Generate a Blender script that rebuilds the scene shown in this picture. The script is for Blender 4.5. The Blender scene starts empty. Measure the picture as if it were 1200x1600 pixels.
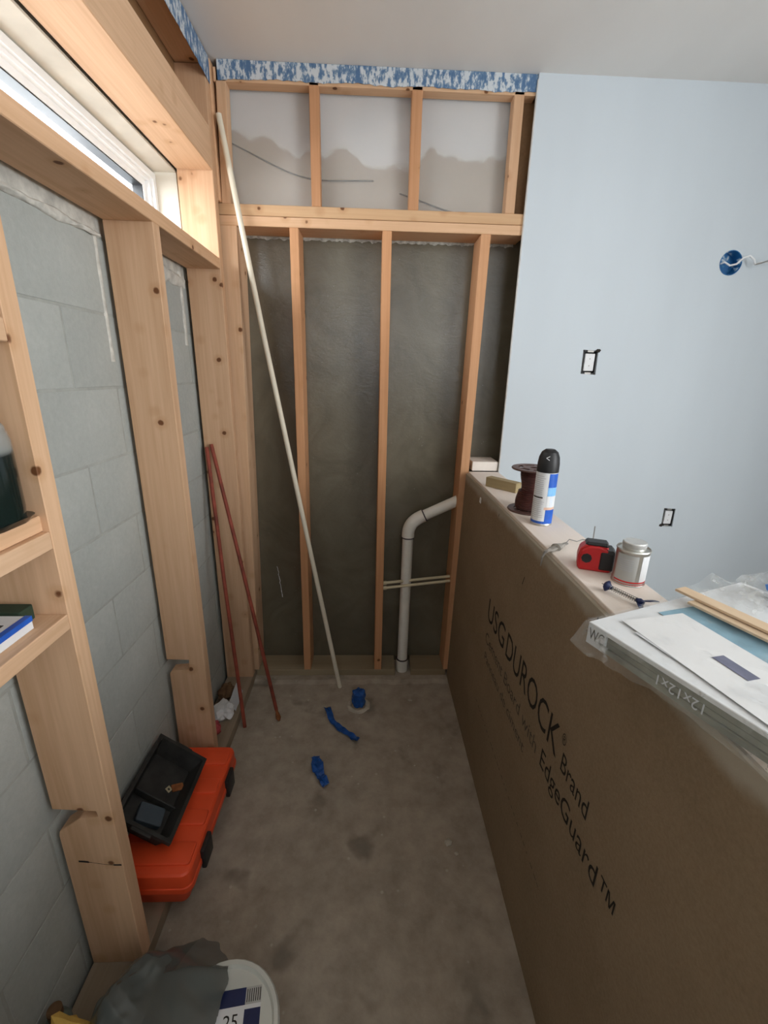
import bpy, bmesh, math, random
from mathutils import Vector, Matrix, noise

random.seed(7)
SC = bpy.context.scene
COL = SC.collection

# ------------------------------------------------------------------ camera
cam_d = bpy.data.cameras.new('camera')
cam = bpy.data.objects.new('camera', cam_d); COL.objects.link(cam)
cam_d.sensor_fit = 'HORIZONTAL'; cam_d.sensor_width = 36.0
cam_d.lens = 36.0 * 686.9 / 1200.0
cam_d.clip_start = 0.02
VPD = Vector((577 - 600, -(585 - 800), -686.9)).normalized()
VPV = -Vector((550 - 600, -(3000 - 800), -686.9)).normalized()
_dz = (VPV - VPD * VPV.dot(VPD)).normalized()
_dx = VPD.cross(_dz)
cam.matrix_world = Matrix(((_dx.x, _dx.y, _dx.z, 0.0), (VPD.x, VPD.y, VPD.z, 0.0), (_dz.x, _dz.y, _dz.z, 1.64), (0, 0, 0, 1)))
SC.camera = cam

# ------------------------------------------------------------------ sky, daylight, exposure
world = bpy.data.worlds.new('overcast_sky'); SC.world = world
world.use_nodes = True
_bg = world.node_tree.nodes['Background']
_bg.inputs['Color'].default_value = (0.86, 0.93, 1.0, 1)
_bg.inputs['Strength'].default_value = 5.0
SC.view_settings.view_transform = 'Standard'
SC.view_settings.look = 'None'
SC.view_settings.gamma = 1.0
SC.view_settings.use_curve_mapping = False
SC.view_settings.exposure = -0.13

def daylight(name, loc, rot, sx, sy, power, color):
    d = bpy.data.lights.new(name, 'AREA'); d.shape = 'RECTANGLE'; d.size = sx; d.size_y = sy
    d.energy = power; d.color = color
    o = bpy.data.objects.new(name, d); COL.objects.link(o); o.location = loc; o.rotation_euler = rot
    return o
# daylight by the block wall window, plus added lamps at unseen window openings
daylight('daylight_small_window', (-1.12, 1.25, 2.36), (0, math.radians(-82), 0), 0.4, 1.7, 42, (0.92, 0.97, 1.0))
daylight('daylight_added_side', (2.42, -0.55, 1.85), (0, math.radians(90), 0), 1.35, 1.7, 60, (1.0, 0.98, 0.95))
for _x in (-0.30, 1.15):
    daylight('daylight_added_rear', (_x, -2.72, 2.27), (math.radians(-90), 0, 0), 0.5, 0.55, 9.5, (1.0, 0.985, 0.96))

# ------------------------------------------------------------------ material helpers
def rgba(c): return (c[0], c[1], c[2], 1.0)
class NT:
    def __init__(s, name, rough=0.6, spec=0.3):
        s.m = bpy.data.materials.new(name); s.m.use_nodes = True
        s.t = s.m.node_tree; s.n = s.t.nodes; s.b = s.n['Principled BSDF']
        s.b.inputs['Roughness'].default_value = rough
        s.b.inputs['Specular IOR Level'].default_value = spec
        s._tc = None
    def new(s, k, **kw):
        n = s.n.new(k)
        for a, v in kw.items(): setattr(n, a, v)
        return n
    def link(s, a, b): s.t.links.new(a, b)
    def coord(s):
        if s._tc is None: s._tc = s.new('ShaderNodeTexCoord')
        return s._tc.outputs['Object']
    def mapping(s, scale=(1, 1, 1), loc=None, rnd=0.0):
        mp = s.new('ShaderNodeMapping'); mp.inputs['Scale'].default_value = scale
        src = s.coord()
        if rnd:
            oi = s.new('ShaderNodeObjectInfo'); mu = s.new('ShaderNodeVectorMath', operation='SCALE')
            cx = s.new('ShaderNodeCombineXYZ')
            s.link(oi.outputs['Random'], cx.inputs[0]); s.link(oi.outputs['Random'], cx.inputs[1]); s.link(oi.outputs['Random'], cx.inputs[2])
            s.link(cx.outputs[0], mu.inputs[0]); mu.inputs['Scale'].default_value = rnd
            ad = s.new('ShaderNodeVectorMath', operation='ADD')
            s.link(src, ad.inputs[0]); s.link(mu.outputs[0], ad.inputs[1]); src = ad.outputs[0]
        s.link(src, mp.inputs['Vector'])
        if loc: mp.inputs['Location'].default_value = loc
        return mp.outputs[0]
    def noise(s, vec, scale, detail=4, rough=0.55, dist=0.0):
        n = s.new('ShaderNodeTexNoise'); n.inputs['Scale'].default_value = scale
        n.inputs['Detail'].default_value = detail; n.inputs['Roughness'].default_value = rough
        n.inputs['Distortion'].default_value = dist
        s.link(vec, n.inputs['Vector']); return n.outputs['Fac']
    def ramp(s, fac, stops):
        r = s.new('ShaderNodeValToRGB'); e = r.color_ramp.elements
        while len(e) > 1: e.remove(e[0])
        e[0].position, e[0].color = stops[0][0], rgba(stops[0][1])
        for p, c in stops[1:]:
            k = e.new(p); k.color = rgba(c)
        s.link(fac, r.inputs[0]); return r.outputs['Color']
    def mix(s, fac, a, b, mode='MIX'):
        m = s.new('ShaderNodeMix', data_type='RGBA', blend_type=mode)
        for sock, v in ((m.inputs[0], fac), (m.inputs[6], a), (m.inputs[7], b)):
            if isinstance(v, (int, float)): sock.default_value = v
            elif isinstance(v, tuple): sock.default_value = rgba(v)
            else: s.link(v, sock)
        return m.outputs[2]
    def math(s, op, a, b=None, clamp=False):
        m = s.new('ShaderNodeMath', operation=op); m.use_clamp = clamp
        for sock, v in ((m.inputs[0], a), (m.inputs[1], b)):
            if v is None: continue
            if isinstance(v, (int, float)): sock.default_value = v
            else: s.link(v, sock)
        return m.outputs[0]
    def smooth(s, v, a, b):
        m = s.new('ShaderNodeMapRange', interpolation_type='SMOOTHSTEP')
        m.inputs['From Min'].default_value = a; m.inputs['From Max'].default_value = b
        s.link(v, m.inputs['Value']); return m.outputs[0]
    def color(s, v):
        if isinstance(v, tuple): s.b.inputs['Base Color'].default_value = rgba(v)
        else: s.link(v, s.b.inputs['Base Color'])
    def bump(s, h, strength=0.3, dist=0.005):
        b = s.new('ShaderNodeBump'); b.inputs['Strength'].default_value = strength; b.inputs['Distance'].default_value = dist
        s.link(h, b.inputs['Height']); s.link(b.outputs[0], s.b.inputs['Normal'])

def plain(name, c, rough=0.6, spec=0.3, metal=0.0, var=0.12, scale=30, bump=0.0):
    t = NT(name, rough, spec)
    n = t.noise(t.mapping(), scale)
    lo = tuple(x * (1 - var) for x in c); hi = tuple(min(1, x * (1 + var)) for x in c)
    t.color(t.ramp(n, [(0.3, lo), (0.7, hi)]))
    t.b.inputs['Metallic'].default_value = metal
    if bump: t.bump(n, bump, 0.003)
    return t.m

def pine(name, axis, light=(0.77, 0.53, 0.35), dark=(0.56, 0.345, 0.20), knot=(0.16, 0.065, 0.025), knots=0.125):
    t = NT(name, 0.62, 0.25)
    sc = [17.0, 17.0, 17.0]; sc[axis] = 0.7
    v = t.mapping(tuple(sc), rnd=7.3)
    n1 = t.noise(v, 1.0, 4, 0.6, 0.6)
    sc2 = [120.0, 120.0, 120.0]; sc2[axis] = 4.0
    n2 = t.noise(t.mapping(tuple(sc2), rnd=3.1), 1.0, 2)
    base = t.ramp(n1, [(0.25, dark), (0.5, tuple((a + b) / 2 for a, b in zip(light, dark))), (0.75, light)])
    base = t.mix(0.30, base, t.ramp(n2, [(0.3, dark), (0.7, light)]))
    u = t.mapping((1, 1, 1), rnd=11.7)
    vo = t.new('ShaderNodeTexVoronoi'); vo.inputs['Scale'].default_value = 10.5
    nd = t.noise(u, 60, 2)
    t.link(u, vo.inputs['Vector'])
    d = t.math('ADD', vo.outputs['Distance'], t.math('MULTIPLY', t.math('SUBTRACT', nd, 0.5), 0.07))
    core = t.smooth(d, knots, knots * 0.6)
    halo = t.smooth(d, knots * 2.6, knots)
    base = t.mix(t.math('MULTIPLY', halo, 0.35), base, (0.48, 0.26, 0.12))
    base = t.mix(core, base, knot)
    # board to board tone
    oi = t.new('ShaderNodeObjectInfo')
    tone = t.ramp(oi.outputs['Random'], [(0.0, (0.86, 0.80, 0.76)), (0.5, (1, 1, 1)), (1.0, (1.0, 0.93, 0.86))])
    t.color(t.mix(1.0, base, tone, 'MULTIPLY'))
    t.bump(n2, 0.12, 0.002)
    return t.m

PX, PY, PZ = pine('pine_x', 0), pine('pine_y', 1), pine('pine_z', 2)
RED_L, RED_D = (0.66, 0.375, 0.21), (0.47, 0.235, 0.11)
RZ = pine('fir_z', 2, RED_L, RED_D)
RX = pine('fir_x', 0, (0.72, 0.50, 0.30), (0.58, 0.36, 0.20))
PT = pine('treated_x', 0, (0.36, 0.30, 0.20), (0.27, 0.21, 0.13), knots=0.05)
PTY = pine('treated_y', 1, (0.40, 0.34, 0.26), (0.30, 0.24, 0.17), knots=0.04)
BROWN = pine('old_lumber_y', 1, (0.34, 0.21, 0.11), (0.24, 0.14, 0.07), knots=0.05)
PALE = pine('pale_plank_y', 1, (0.95, 0.89, 0.83), (0.88, 0.81, 0.74), knots=0.02)

def m_block():
    t = NT('grey_block_paint', 0.85, 0.15)
    a = t.noise(t.mapping(), 3.0, 5, 0.6); b = t.noise(t.mapping(), 60, 4, 0.7)
    c = t.ramp(a, [(0.3, (0.375, 0.395, 0.37)), (0.7, (0.47, 0.485, 0.455))])
    c = t.mix(0.22, c, t.ramp(b, [(0.3, (0.27, 0.29, 0.28)), (0.7, (0.50, 0.52, 0.50))]))
    oi = t.new('ShaderNodeObjectInfo')
    c = t.mix(1.0, c, t.ramp(oi.outputs['Random'], [(0, (0.95, 0.95, 0.95)), (1, (1, 1, 1))]), 'MULTIPLY')
    t.color(c); t.bump(b, 0.35, 0.004); return t.m
BLOCK = m_block()
MORTAR = plain('grey_mortar', (0.37, 0.38, 0.35), 0.9, 0.1, var=0.12, scale=25, bump=0.3)
FOAM = plain('pale_mortar_smear', (0.60, 0.59, 0.54), 0.9, 0.1, var=0.2, scale=35, bump=0.8)

def m_floor():
    t = NT('concrete_slab', 0.75, 0.25)
    a = t.noise(t.mapping(), 2.2, 6, 0.6, 0.4); b = t.noise(t.mapping(), 14, 6, 0.65); c = t.noise(t.mapping(), 120, 3)
    col = t.ramp(a, [(0.28, (0.29, 0.245, 0.195)), (0.5, (0.39, 0.335, 0.27)), (0.72, (0.48, 0.42, 0.34))])
    col = t.mix(0.45, col, t.ramp(b, [(0.32, (0.205, 0.17, 0.135)), (0.55, (0.39, 0.335, 0.27)), (0.8, (0.54, 0.48, 0.40))]))
    st = t.noise(t.mapping((1, 1, 1), (3.1, 1.7, 0)), 6.0, 3, 0.5)
    col = t.mix(t.math('MULTIPLY', t.smooth(st, 0.60, 0.72), 0.55), col, (0.13, 0.115, 0.095))
    vo = t.new('ShaderNodeTexVoronoi'); vo.inputs['Scale'].default_value = 16; t.link(t.coord(), vo.inputs['Vector'])
    sp = t.math('MULTIPLY', t.smooth(vo.outputs['Distance'], 0.11, 0.05), t.smooth(st, 0.42, 0.55))
    col = t.mix(t.math('MULTIPLY', sp, 0.6), col, (0.55, 0.51, 0.44))
    t.color(col); t.bump(t.math('ADD', b, t.math('MULTIPLY', c, 0.4)), 0.25, 0.006); return t.m
FLOOR = m_floor()

def m_white(name, c, v=0.03):
    t = NT(name, 0.7, 0.25)
    a = t.noise(t.mapping((2.2, 1, 0.5)), 1.6, 3)
    t.color(t.ramp(a, [(0.3, tuple(x * (1 - v) for x in c)), (0.7, tuple(min(1, x * (1 + v)) for x in c))]))
    b = t.noise(t.mapping(), 90, 3); t.bump(b, 0.05, 0.002); return t.m
WHITE = m_white('primed_drywall', (0.585, 0.64, 0.685))
CEIL = m_white('flat_ceiling_white', (0.78, 0.765, 0.74))
PLAINWALL = m_white('room_drywall', (0.55, 0.56, 0.56))
GYP = plain('gypsum_edge', (0.62, 0.62, 0.60), 0.9, 0.1)

def m_panel():
    t = NT('dark_parged_panel', 0.21, 0.8)
    a = t.noise(t.mapping(), 4.0, 5, 0.6, 1.2); b = t.noise(t.mapping((1, 1, 2.2)), 70, 4, 0.65, 0.8)
    col = t.ramp(a, [(0.3, (0.105, 0.092, 0.063)), (0.7, (0.155, 0.138, 0.098))])
    vo = t.new('ShaderNodeTexVoronoi'); vo.inputs['Scale'].default_value = 45; t.link(t.coord(), vo.inputs['Vector'])
    g = t.noise(t.mapping(), 9, 2)
    sp = t.math('MULTIPLY', t.smooth(vo.outputs['Distance'], 0.10, 0.04), t.smooth(g, 0.55, 0.66))
    col = t.mix(t.math('MULTIPLY', sp, 0.5), col, (0.5, 0.5, 0.46))
    t.color(col)
    w = t.noise(t.mapping((1, 1, 1.6)), 13, 4, 0.5, 1.5)
    t.bump(t.math('ADD', b, t.math('MULTIPLY', w, 1.3)), 0.16, 0.004)
    return t.m
PANEL = m_panel()

def m_cement():
    t = NT('cement_board_tan', 0.85, 0.15)
    a = t.noise(t.mapping(), 5, 5, 0.6); b = t.noise(t.mapping(), 130, 3, 0.7)
    col = t.ramp(a, [(0.3, (0.235, 0.168, 0.103)), (0.7, (0.295, 0.215, 0.138))])
    col = t.mix(0.25, col, t.ramp(b, [(0.3, (0.17, 0.125, 0.08)), (0.7, (0.36, 0.285, 0.20))]))
    # smoother grey rolled edge along the top of the sheet
    sx = t.new('ShaderNodeSeparateXYZ'); t.link(t.coord(), sx.inputs[0])
    e = t.math('ADD', sx.outputs[2], t.math('MULTIPLY', t.math('SUBTRACT', t.noise(t.mapping(), 12, 3), 0.5), 0.05))
    col = t.mix(t.math('MULTIPLY', t.smooth(e, 1.132, 1.168), 0.8), col, (0.44, 0.40, 0.33))
    t.color(col); t.bump(b, 0.25, 0.003); return t.m
CEMENT = m_cement()
INK = plain('black_print', (0.030, 0.026, 0.022), 0.8, 0.1)
def m_faint(name, c):
    t = NT(name, 0.8, 0.1)
    n = t.noise(t.mapping(), 120, 3, 0.7); t.color(t.ramp(n, [(0.35, c), (0.65, (0.15, 0.12, 0.09))])); return t.m
FAINT = m_faint('worn_print', (0.05, 0.042, 0.034))

def m_tape():
    t = NT('speckled_blue_tape', 0.6, 0.3)
    v = t.mapping((1.0, 1.0, 0.45))
    a = t.noise(v, 62, 4, 0.65); b = t.noise(v, 9, 2)
    f = t.math('ADD', a, t.math('MULTIPLY', t.math('SUBTRACT', b, 0.5), 0.45))
    t.color(t.ramp(f, [(0.40, (0.085, 0.165, 0.30)), (0.48, (0.16, 0.25, 0.37)), (0.55, (0.58, 0.62, 0.65))]))
    t.bump(a, 0.4, 0.004); return t.m
TAPE = m_tape()
BLUE = plain('blue_tape', (0.012, 0.085, 0.34), 0.45, 0.4, var=0.3, scale=40)

def m_stain():
    t = NT('stained_white_board', 0.75, 0.2)
    s = t.new('ShaderNodeSeparateXYZ'); t.link(t.coord(), s.inputs[0])
    x, z = s.outputs[0], s.outputs[2]
    w = t.noise(t.mapping((3.0, 1, 1.0)), 1.3, 2); w2 = t.noise(t.mapping(), 14, 3)
    lvl = t.math('ADD', t.math('MULTIPLY', t.math('SUBTRACT', w, 0.5), 0.30), t.math('MULTIPLY', t.math('SUBTRACT', w2, 0.5), 0.06))
    lvl = t.math('ADD', lvl, t.math('MULTIPLY', x, -0.06))
    h = t.math('SUBTRACT', z, t.math('ADD', lvl, 2.50))
    n = t.noise(t.mapping(), 5, 4)
    wh = t.ramp(n, [(0.3, (0.60, 0.60, 0.60)), (0.7, (0.70, 0.69, 0.68))])
    br = t.ramp(n, [(0.3, (0.40, 0.335, 0.27)), (0.7, (0.47, 0.40, 0.33))])
    t.color(t.mix(t.smooth(h, -0.012, 0.012), br, wh)); return t.m
STAIN = m_stain()

def m_film(name, c, alpha, rough=0.2, wrinkle=0.5, scale=25, patch=0.35):
    t = NT(name, rough, 0.5)
    n = t.noise(t.mapping(), scale, 3, 0.5, 0.3)
    t.color(c); t.bump(n, wrinkle, 0.01)
    t.b.inputs['Alpha'].default_value = alpha
    r = t.math('ADD', t.math('MULTIPLY', t.smooth(n, 0.50, 0.72), patch), alpha, True)
    t.link(r, t.b.inputs['Alpha'])
    return t.m
POLY = m_film('milky_poly_sheet', (0.70, 0.70, 0.69), 0.16, 0.35, 0.02, 5, 0.04)
WRAP = m_film('clear_shrink_wrap', (0.80, 0.82, 0.80), 0.13, 0.12, 0.8, 30)
BAGM = m_film('smoky_bag_film', (0.105, 0.12, 0.115), 0.80, 0.26, 0.15, 8, 0.12)

def m_glass():
    t = NT('window_glass', 0.02, 0.5)
    t.n.remove(t.b)
    tr = t.new('ShaderNodeBsdfTransparent'); gl = t.new('ShaderNodeBsdfGlossy'); gl.inputs['Roughness'].default_value = 0.03
    fr = t.new('ShaderNodeLayerWeight'); fr.inputs['Blend'].default_value = 0.5
    fac = t.math('ADD', t.math('MULTIPLY', t.math('POWER', fr.outputs['Facing'], 4.0), 0.5), 0.04)
    mx = t.new('ShaderNodeMixShader'); t.link(fac, mx.inputs[0]); t.link(tr.outputs[0], mx.inputs[1]); t.link(gl.outputs[0], mx.inputs[2])
    t.link(mx.outputs[0], t.n['Material Output'].inputs['Surface']); return t.m
GLASS = m_glass()
VINYL = plain('white_vinyl', (0.82, 0.84, 0.85), 0.35, 0.4, var=0.02)
BUCK = plain('cream_buck', (0.62, 0.58, 0.50), 0.8, 0.2, var=0.1, scale=6)
PVC = plain('white_pvc', (0.80, 0.77, 0.70), 0.4, 0.4, var=0.05, scale=12)
PURPLE = plain('dark_primer', (0.05, 0.035, 0.04), 0.6, 0.3)
PEX = plain('cream_pex', (0.62, 0.54, 0.37), 0.4, 0.4, var=0.06)
CONDUIT = plain('ivory_pipe', (0.72, 0.66, 0.53), 0.45, 0.35, var=0.06, scale=8)
RUST = plain('rust_red_rod', (0.25, 0.052, 0.030), 0.55, 0.35, var=0.45, scale=14)
RUSTTIP = plain('rusty_tip', (0.24, 0.085, 0.03), 0.7, 0.2, var=0.3, scale=60)
ORANGE = plain('orange_plastic', (0.78, 0.082, 0.024), 0.42, 0.4, var=0.05, scale=10)
BLACKP = plain('black_plastic', (0.016, 0.016, 0.017), 0.45, 0.4, var=0.2)
DUSTY = plain('dusty_black_plastic', (0.030, 0.029, 0.027), 0.55, 0.3, var=0.5, scale=14)
STEEL = plain('bare_steel', (0.55, 0.54, 0.50), 0.35, 0.5, metal=0.9, var=0.08)
GALV = plain('grey_wire_metal', (0.30, 0.29, 0.27), 0.45, 0.4, metal=0.6)
DARKBLUE = plain('navy_plastic', (0.010, 0.020, 0.085), 0.4, 0.4)
REDP = plain('red_plastic', (0.55, 0.018, 0.020), 0.4, 0.4, var=0.05)
BROWNP = plain('brown_wire_wrap', (0.072, 0.022, 0.018), 0.5, 0.35, var=0.3, scale=40)
SPOOLM = plain('brown_spool_plastic', (0.11, 0.058, 0.048), 0.45, 0.35, var=0.1)
PAPER = plain('white_paper', (0.76, 0.77, 0.77), 0.8, 0.15, var=0.03, scale=8)
PAPER2 = plain('grey_white_paper', (0.64, 0.665, 0.69), 0.7, 0.2, var=0.04, scale=8)
CYAN = plain('pale_blue_reflection', (0.22, 0.38, 0.47), 0.6, 0.3, var=0.25, scale=20)
SLATE = plain('slate_print', (0.17, 0.18, 0.25), 0.7, 0.2, var=0.15, scale=40)
TILE = plain('white_tile', (0.74, 0.76, 0.77), 0.35, 0.4, var=0.03)
GREYF = plain('grey_packing', (0.24, 0.245, 0.20), 0.7, 0.25, var=0.35, scale=18)
LBLUE = plain('royal_blue_print', (0.02, 0.11, 0.52), 0.35, 0.4)
SKYB = plain('sky_blue_print', (0.22, 0.50, 0.85), 0.35, 0.4)
CREAMT = plain('peach_print', (0.75, 0.50, 0.38), 0.4, 0.3)
LTEXT = plain('grey_print', (0.46, 0.47, 0.50), 0.6, 0.2)
LWHITE = plain('label_white', (0.74, 0.75, 0.76), 0.45, 0.35, var=0.03)
LGREY = plain('label_grey', (0.44, 0.44, 0.42), 0.5, 0.35, var=0.04)
YELLOW = plain('yellow_cloth', (0.62, 0.40, 0.10), 0.8, 0.15, var=0.15, scale=18)
GREENGR = plain('grey_green_plastic', (0.13, 0.16, 0.14), 0.5, 0.3, var=0.3)
DUSTY_B = plain('brown_scrap', (0.15, 0.085, 0.045), 0.8, 0.15, var=0.3)
PINK = plain('faded_red_print', (0.45, 0.08, 0.09), 0.7, 0.2, var=0.2)
BRIGHTBLUE = plain('bright_blue_plastic', (0.02, 0.22, 0.70), 0.35, 0.4, var=0.1)
BUCKETM = plain('white_bucket', (0.60, 0.61, 0.56), 0.45, 0.35, var=0.06, scale=6)
CHIP = plain('concrete_chip', (0.46, 0.42, 0.35), 0.9, 0.1, var=0.15)
def m_jug():
    t = NT('dark_jug_plastic', 0.15, 0.5)
    s = t.new('ShaderNodeSeparateXYZ'); t.link(t.coord(), s.inputs[0])
    t.color(t.mix(t.smooth(s.outputs[2], 0.125, 0.14), (0.008, 0.016, 0.014), (0.42, 0.44, 0.42)))
    t.link(t.math('SUBTRACT', 0.97, t.math('MULTIPLY', t.smooth(s.outputs[2], 0.125, 0.14), 0.40)), t.b.inputs['Alpha'])
    return t.m
JUG = m_jug()
GREENL = plain('green_label', (0.02, 0.22, 0.09), 0.4, 0.4)

# ------------------------------------------------------------------ mesh helpers
def tag(o, label=None, cat=None, group=None, kind=None):
    if label: o['label'] = label
    if cat: o['category'] = cat
    if group: o['group'] = group
    if kind: o['kind'] = kind
    return o
def link(name, me, mat, parent=None, smooth=False):
    if mat is not None and not me.materials: me.materials.append(mat)
    o = bpy.data.objects.new(name, me); COL.objects.link(o)
    if parent: o.parent = parent
    if smooth:
        for p in me.polygons: p.use_smooth = True
    return o
def obj(name, bm, mat, parent=None, smooth=False, angle=None):
    bmesh.ops.recalc_face_normals(bm, faces=bm.faces)
    if smooth and angle:
        for e in bm.edges:
            if len(e.link_faces) == 2 and e.calc_face_angle(0) > angle: e.smooth = False
    me = bpy.data.meshes.new(name); bm.to_mesh(me); bm.free()
    return link(name, me, mat, parent, smooth)
def empty(name, loc=(0, 0, 0), rot=(0, 0, 0)):
    o = bpy.data.objects.new(name, None); COL.objects.link(o); o.location = loc; o.rotation_euler = rot
    o.empty_display_size = 0.05
    return o
def bx(bm, a, b, bev=0.0, shear=(0, 0)):
    """box a..b added to bm; shear moves the top in x, y"""
    vs = []
    for z, k in ((a[2], 0), (b[2], 1)):
        for x, y in ((a[0], a[1]), (b[0], a[1]), (b[0], b[1]), (a[0], b[1])):
            vs.append(bm.verts.new((x + shear[0] * k, y + shear[1] * k, z)))
    fs = [bm.faces.new([vs[i] for i in q]) for q in ((3, 2, 1, 0), (4, 5, 6, 7), (0, 1, 5, 4), (1, 2, 6, 5), (2, 3, 7, 6), (3, 0, 4, 7))]
    if bev:
        es = {e for f in fs for e in f.edges}
        bmesh.ops.bevel(bm, geom=list(es), offset=bev, segments=1, affect='EDGES', profile=0.5)
    return bm
def box(name, a, b, mat, parent=None, bev=0.002, shear=(0, 0)):
    return obj(name, bx(bmesh.new(), a, b, bev, shear), mat, parent)
def prism(pts, axis, d0, d1, bev=0.0):
    """polygon pts (2-D) extruded along axis from d0 to d1"""
    bm = bmesh.new()
    def P(p, d):
        q = list(p); q.insert(axis, d); return q
    lo = [bm.verts.new(P(p, d0)) for p in pts]; hi = [bm.verts.new(P(p, d1)) for p in pts]
    bm.faces.new(lo); bm.faces.new(hi[::-1])
    n = len(pts)
    for i in range(n): bm.faces.new((lo[i], hi[i], hi[(i + 1) % n], lo[(i + 1) % n]))
    if bev: bmesh.ops.bevel(bm, geom=list(bm.edges), offset=bev, segments=1, affect='EDGES', profile=0.5)
    return bm
def tube(bm, pts, r, n=10, cap=True):
    pts = [Vector(p) for p in pts]; rr = r if isinstance(r, (list, tuple)) else [r] * len(pts)
    prev = None; rings = []
    up = None
    for i, p in enumerate(pts):
        d = (pts[min(i + 1, len(pts) - 1)] - pts[max(i - 1, 0)]).normalized()
        if up is None:
            up = Vector((0, 0, 1)) if abs(d.z) < 0.9 else Vector((1, 0, 0))
        s = d.cross(up).normalized(); up = s.cross(d).normalized()
        rings.append([bm.verts.new(p + (s * math.cos(2 * math.pi * k / n) + up * math.sin(2 * math.pi * k / n)) * rr[i]) for k in range(n)])
    for a, b in zip(rings, rings[1:]):
        for k in range(n): bm.faces.new((a[k], a[(k + 1) % n], b[(k + 1) % n], b[k]))
    if cap: bm.faces.new(rings[0][::-1]); bm.faces.new(rings[-1])
    return bm
def lathe(bm, prof, n=28, c=(0, 0, 0), a0=0.0, a1=2 * math.pi):
    full = abs(a1 - a0 - 2 * math.pi) < 1e-6; m = n if full else n + 1
    rings = []
    for r, z in prof:
        if r < 1e-6: rings.append([bm.verts.new((c[0], c[1], c[2] + z))]); continue
        rings.append([bm.verts.new((c[0] + r * math.cos(a0 + (a1 - a0) * k / n), c[1] + r * math.sin(a0 + (a1 - a0) * k / n), c[2] + z)) for k in range(m)])
    for a, b in zip(rings, rings[1:]):
        for k in range(n):
            j = (k + 1) % m
            if len(a) == 1 and len(b) == 1: continue
            if len(a) == 1: bm.faces.new((a[0], b[j], b[k]))
            elif len(b) == 1: bm.faces.new((a[k], a[j], b[0]))
            else: bm.faces.new((a[k], a[j], b[j], b[k]))
    return bm
def arc_band(bm, r, z0, z1, a0, a1, n=12):
    """a label wrapped part of the way round a cylinder, with thickness"""
    for k in range(n):
        b0 = a0 + (a1 - a0) * k / n; b1 = a0 + (a1 - a0) * (k + 1) / n
        q = [bm.verts.new((r * math.cos(b), r * math.sin(b), z)) for b, z in ((b0, z0), (b1, z0), (b1, z1), (b0, z1))]
        bm.faces.new(q)
    bmesh.ops.remove_doubles(bm, verts=bm.verts, dist=1e-6)
    return bm
def grid_surf(fn, nu, nv, thick=0.0):
    bm = bmesh.new()
    g = [[bm.verts.new(fn(i / nu, j / nv)) for j in range(nv + 1)] for i in range(nu + 1)]
    for i in range(nu):
        for j in range(nv): bm.faces.new((g[i][j], g[i + 1][j], g[i + 1][j + 1], g[i][j + 1]))
    if thick:
        bmesh.ops.recalc_face_normals(bm, faces=bm.faces)
        bmesh.ops.solidify(bm, geom=list(bm.faces), thickness=thick)
    return bm
def nz(p, s=1.0, o=0.0): return noise.noise(Vector((p[0] * s + o, p[1] * s + o * 1.7, p[2] * s - o)))
def crumple(name, c, size, mat, parent=None, amp=0.35, seed=0.0, sub=3, flat=None):
    bm = bmesh.new(); bmesh.ops.create_icosphere(bm, subdivisions=sub, radius=1.0)
    for v in bm.verts:
        k = 1 + amp * nz(v.co, 1.6, seed) + amp * 0.6 * nz(v.co, 4.1, seed + 5)
        p = v.co * k
        q = Vector((p.x * size[0], p.y * size[1], p.z * size[2]))
        if flat is not None: q.z = max(q.z, flat)
        v.co = q
    o = obj(name, bm, mat, parent); o.location = c
    return o
def text_bm(s, size, extr=0.0, width=None):
    cu = bpy.data.curves.new('lettering', 'FONT'); cu.body = s; cu.size = size; cu.resolution_u = 3
    o = bpy.data.objects.new('lettering_tmp', cu); COL.objects.link(o)
    dg = bpy.context.evaluated_depsgraph_get()
    me = bpy.data.meshes.new_from_object(o.evaluated_get(dg), depsgraph=dg)
    bpy.data.objects.remove(o); bpy.data.curves.remove(cu)
    bm = bmesh.new(); bm.from_mesh(me); bpy.data.meshes.remove(me)
    x0 = min(v.co.x for v in bm.verts); x1 = max(v.co.x for v in bm.verts)
    k = (width / (x1 - x0)) if width else 1.0
    for v in bm.verts: v.co.x = (v.co.x - x0) * k
    return bm
def text(name, s, size, mat, origin, xdir, ydir, parent=None, width=None):
    bm = text_bm(s, size, 0, width)
    o, x, y = Vector(origin), Vector(xdir), Vector(ydir)
    for v in bm.verts: v.co = o + x * v.co.x + y * v.co.y
    me = bpy.data.meshes.new(name); bm.to_mesh(me); bm.free()
    return link(name, me, mat, parent)

# ------------------------------------------------------------------ measures (metres)
ZF = -0.012          # recessed slab
ZC = 2.767           # ceiling
XL = -0.62           # face of the framing along the block wall
XW = -0.775          # block wall
YB = 2.12            # face of the far framing
YP = 2.262           # dark panel behind it
ZT = 1.195           # top of the pony wall cap
XR, YR = 2.3, -2.6   # the room's other walls

# ------------------------------------------------------------------ setting
fl = box('floor', (-1.3, -2.8, ZF - 0.12), (XR + 0.2, 2.45, ZF), FLOOR, bev=0); tag(fl, 'bare stained concrete slab', kind='structure')
# raised unbroken strip of slab under the far sole plate
def strip_fn(u, v):
    x = -0.78 + 1.25 * u; y = 2.06 + 0.2 * v
    e = 0.012 * nz((x, 0, 0), 9) + 0.006 * nz((x, 0, 0), 30)
    if v < 0.15: y += e
    return (x, y, ZF + (0.0 if v == 0 else 0.0115))
tag(obj('slab_lip', grid_surf(strip_fn, 90, 8), FLOOR, fl), 'rough raised lip of concrete under the sole plate')
cl = box('ceiling', (XW - 0.2, YR, ZC), (XR, 2.42, ZC + 0.1), CEIL, bev=0); tag(cl, 'flat pale grey ceiling', kind='structure')

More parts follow.
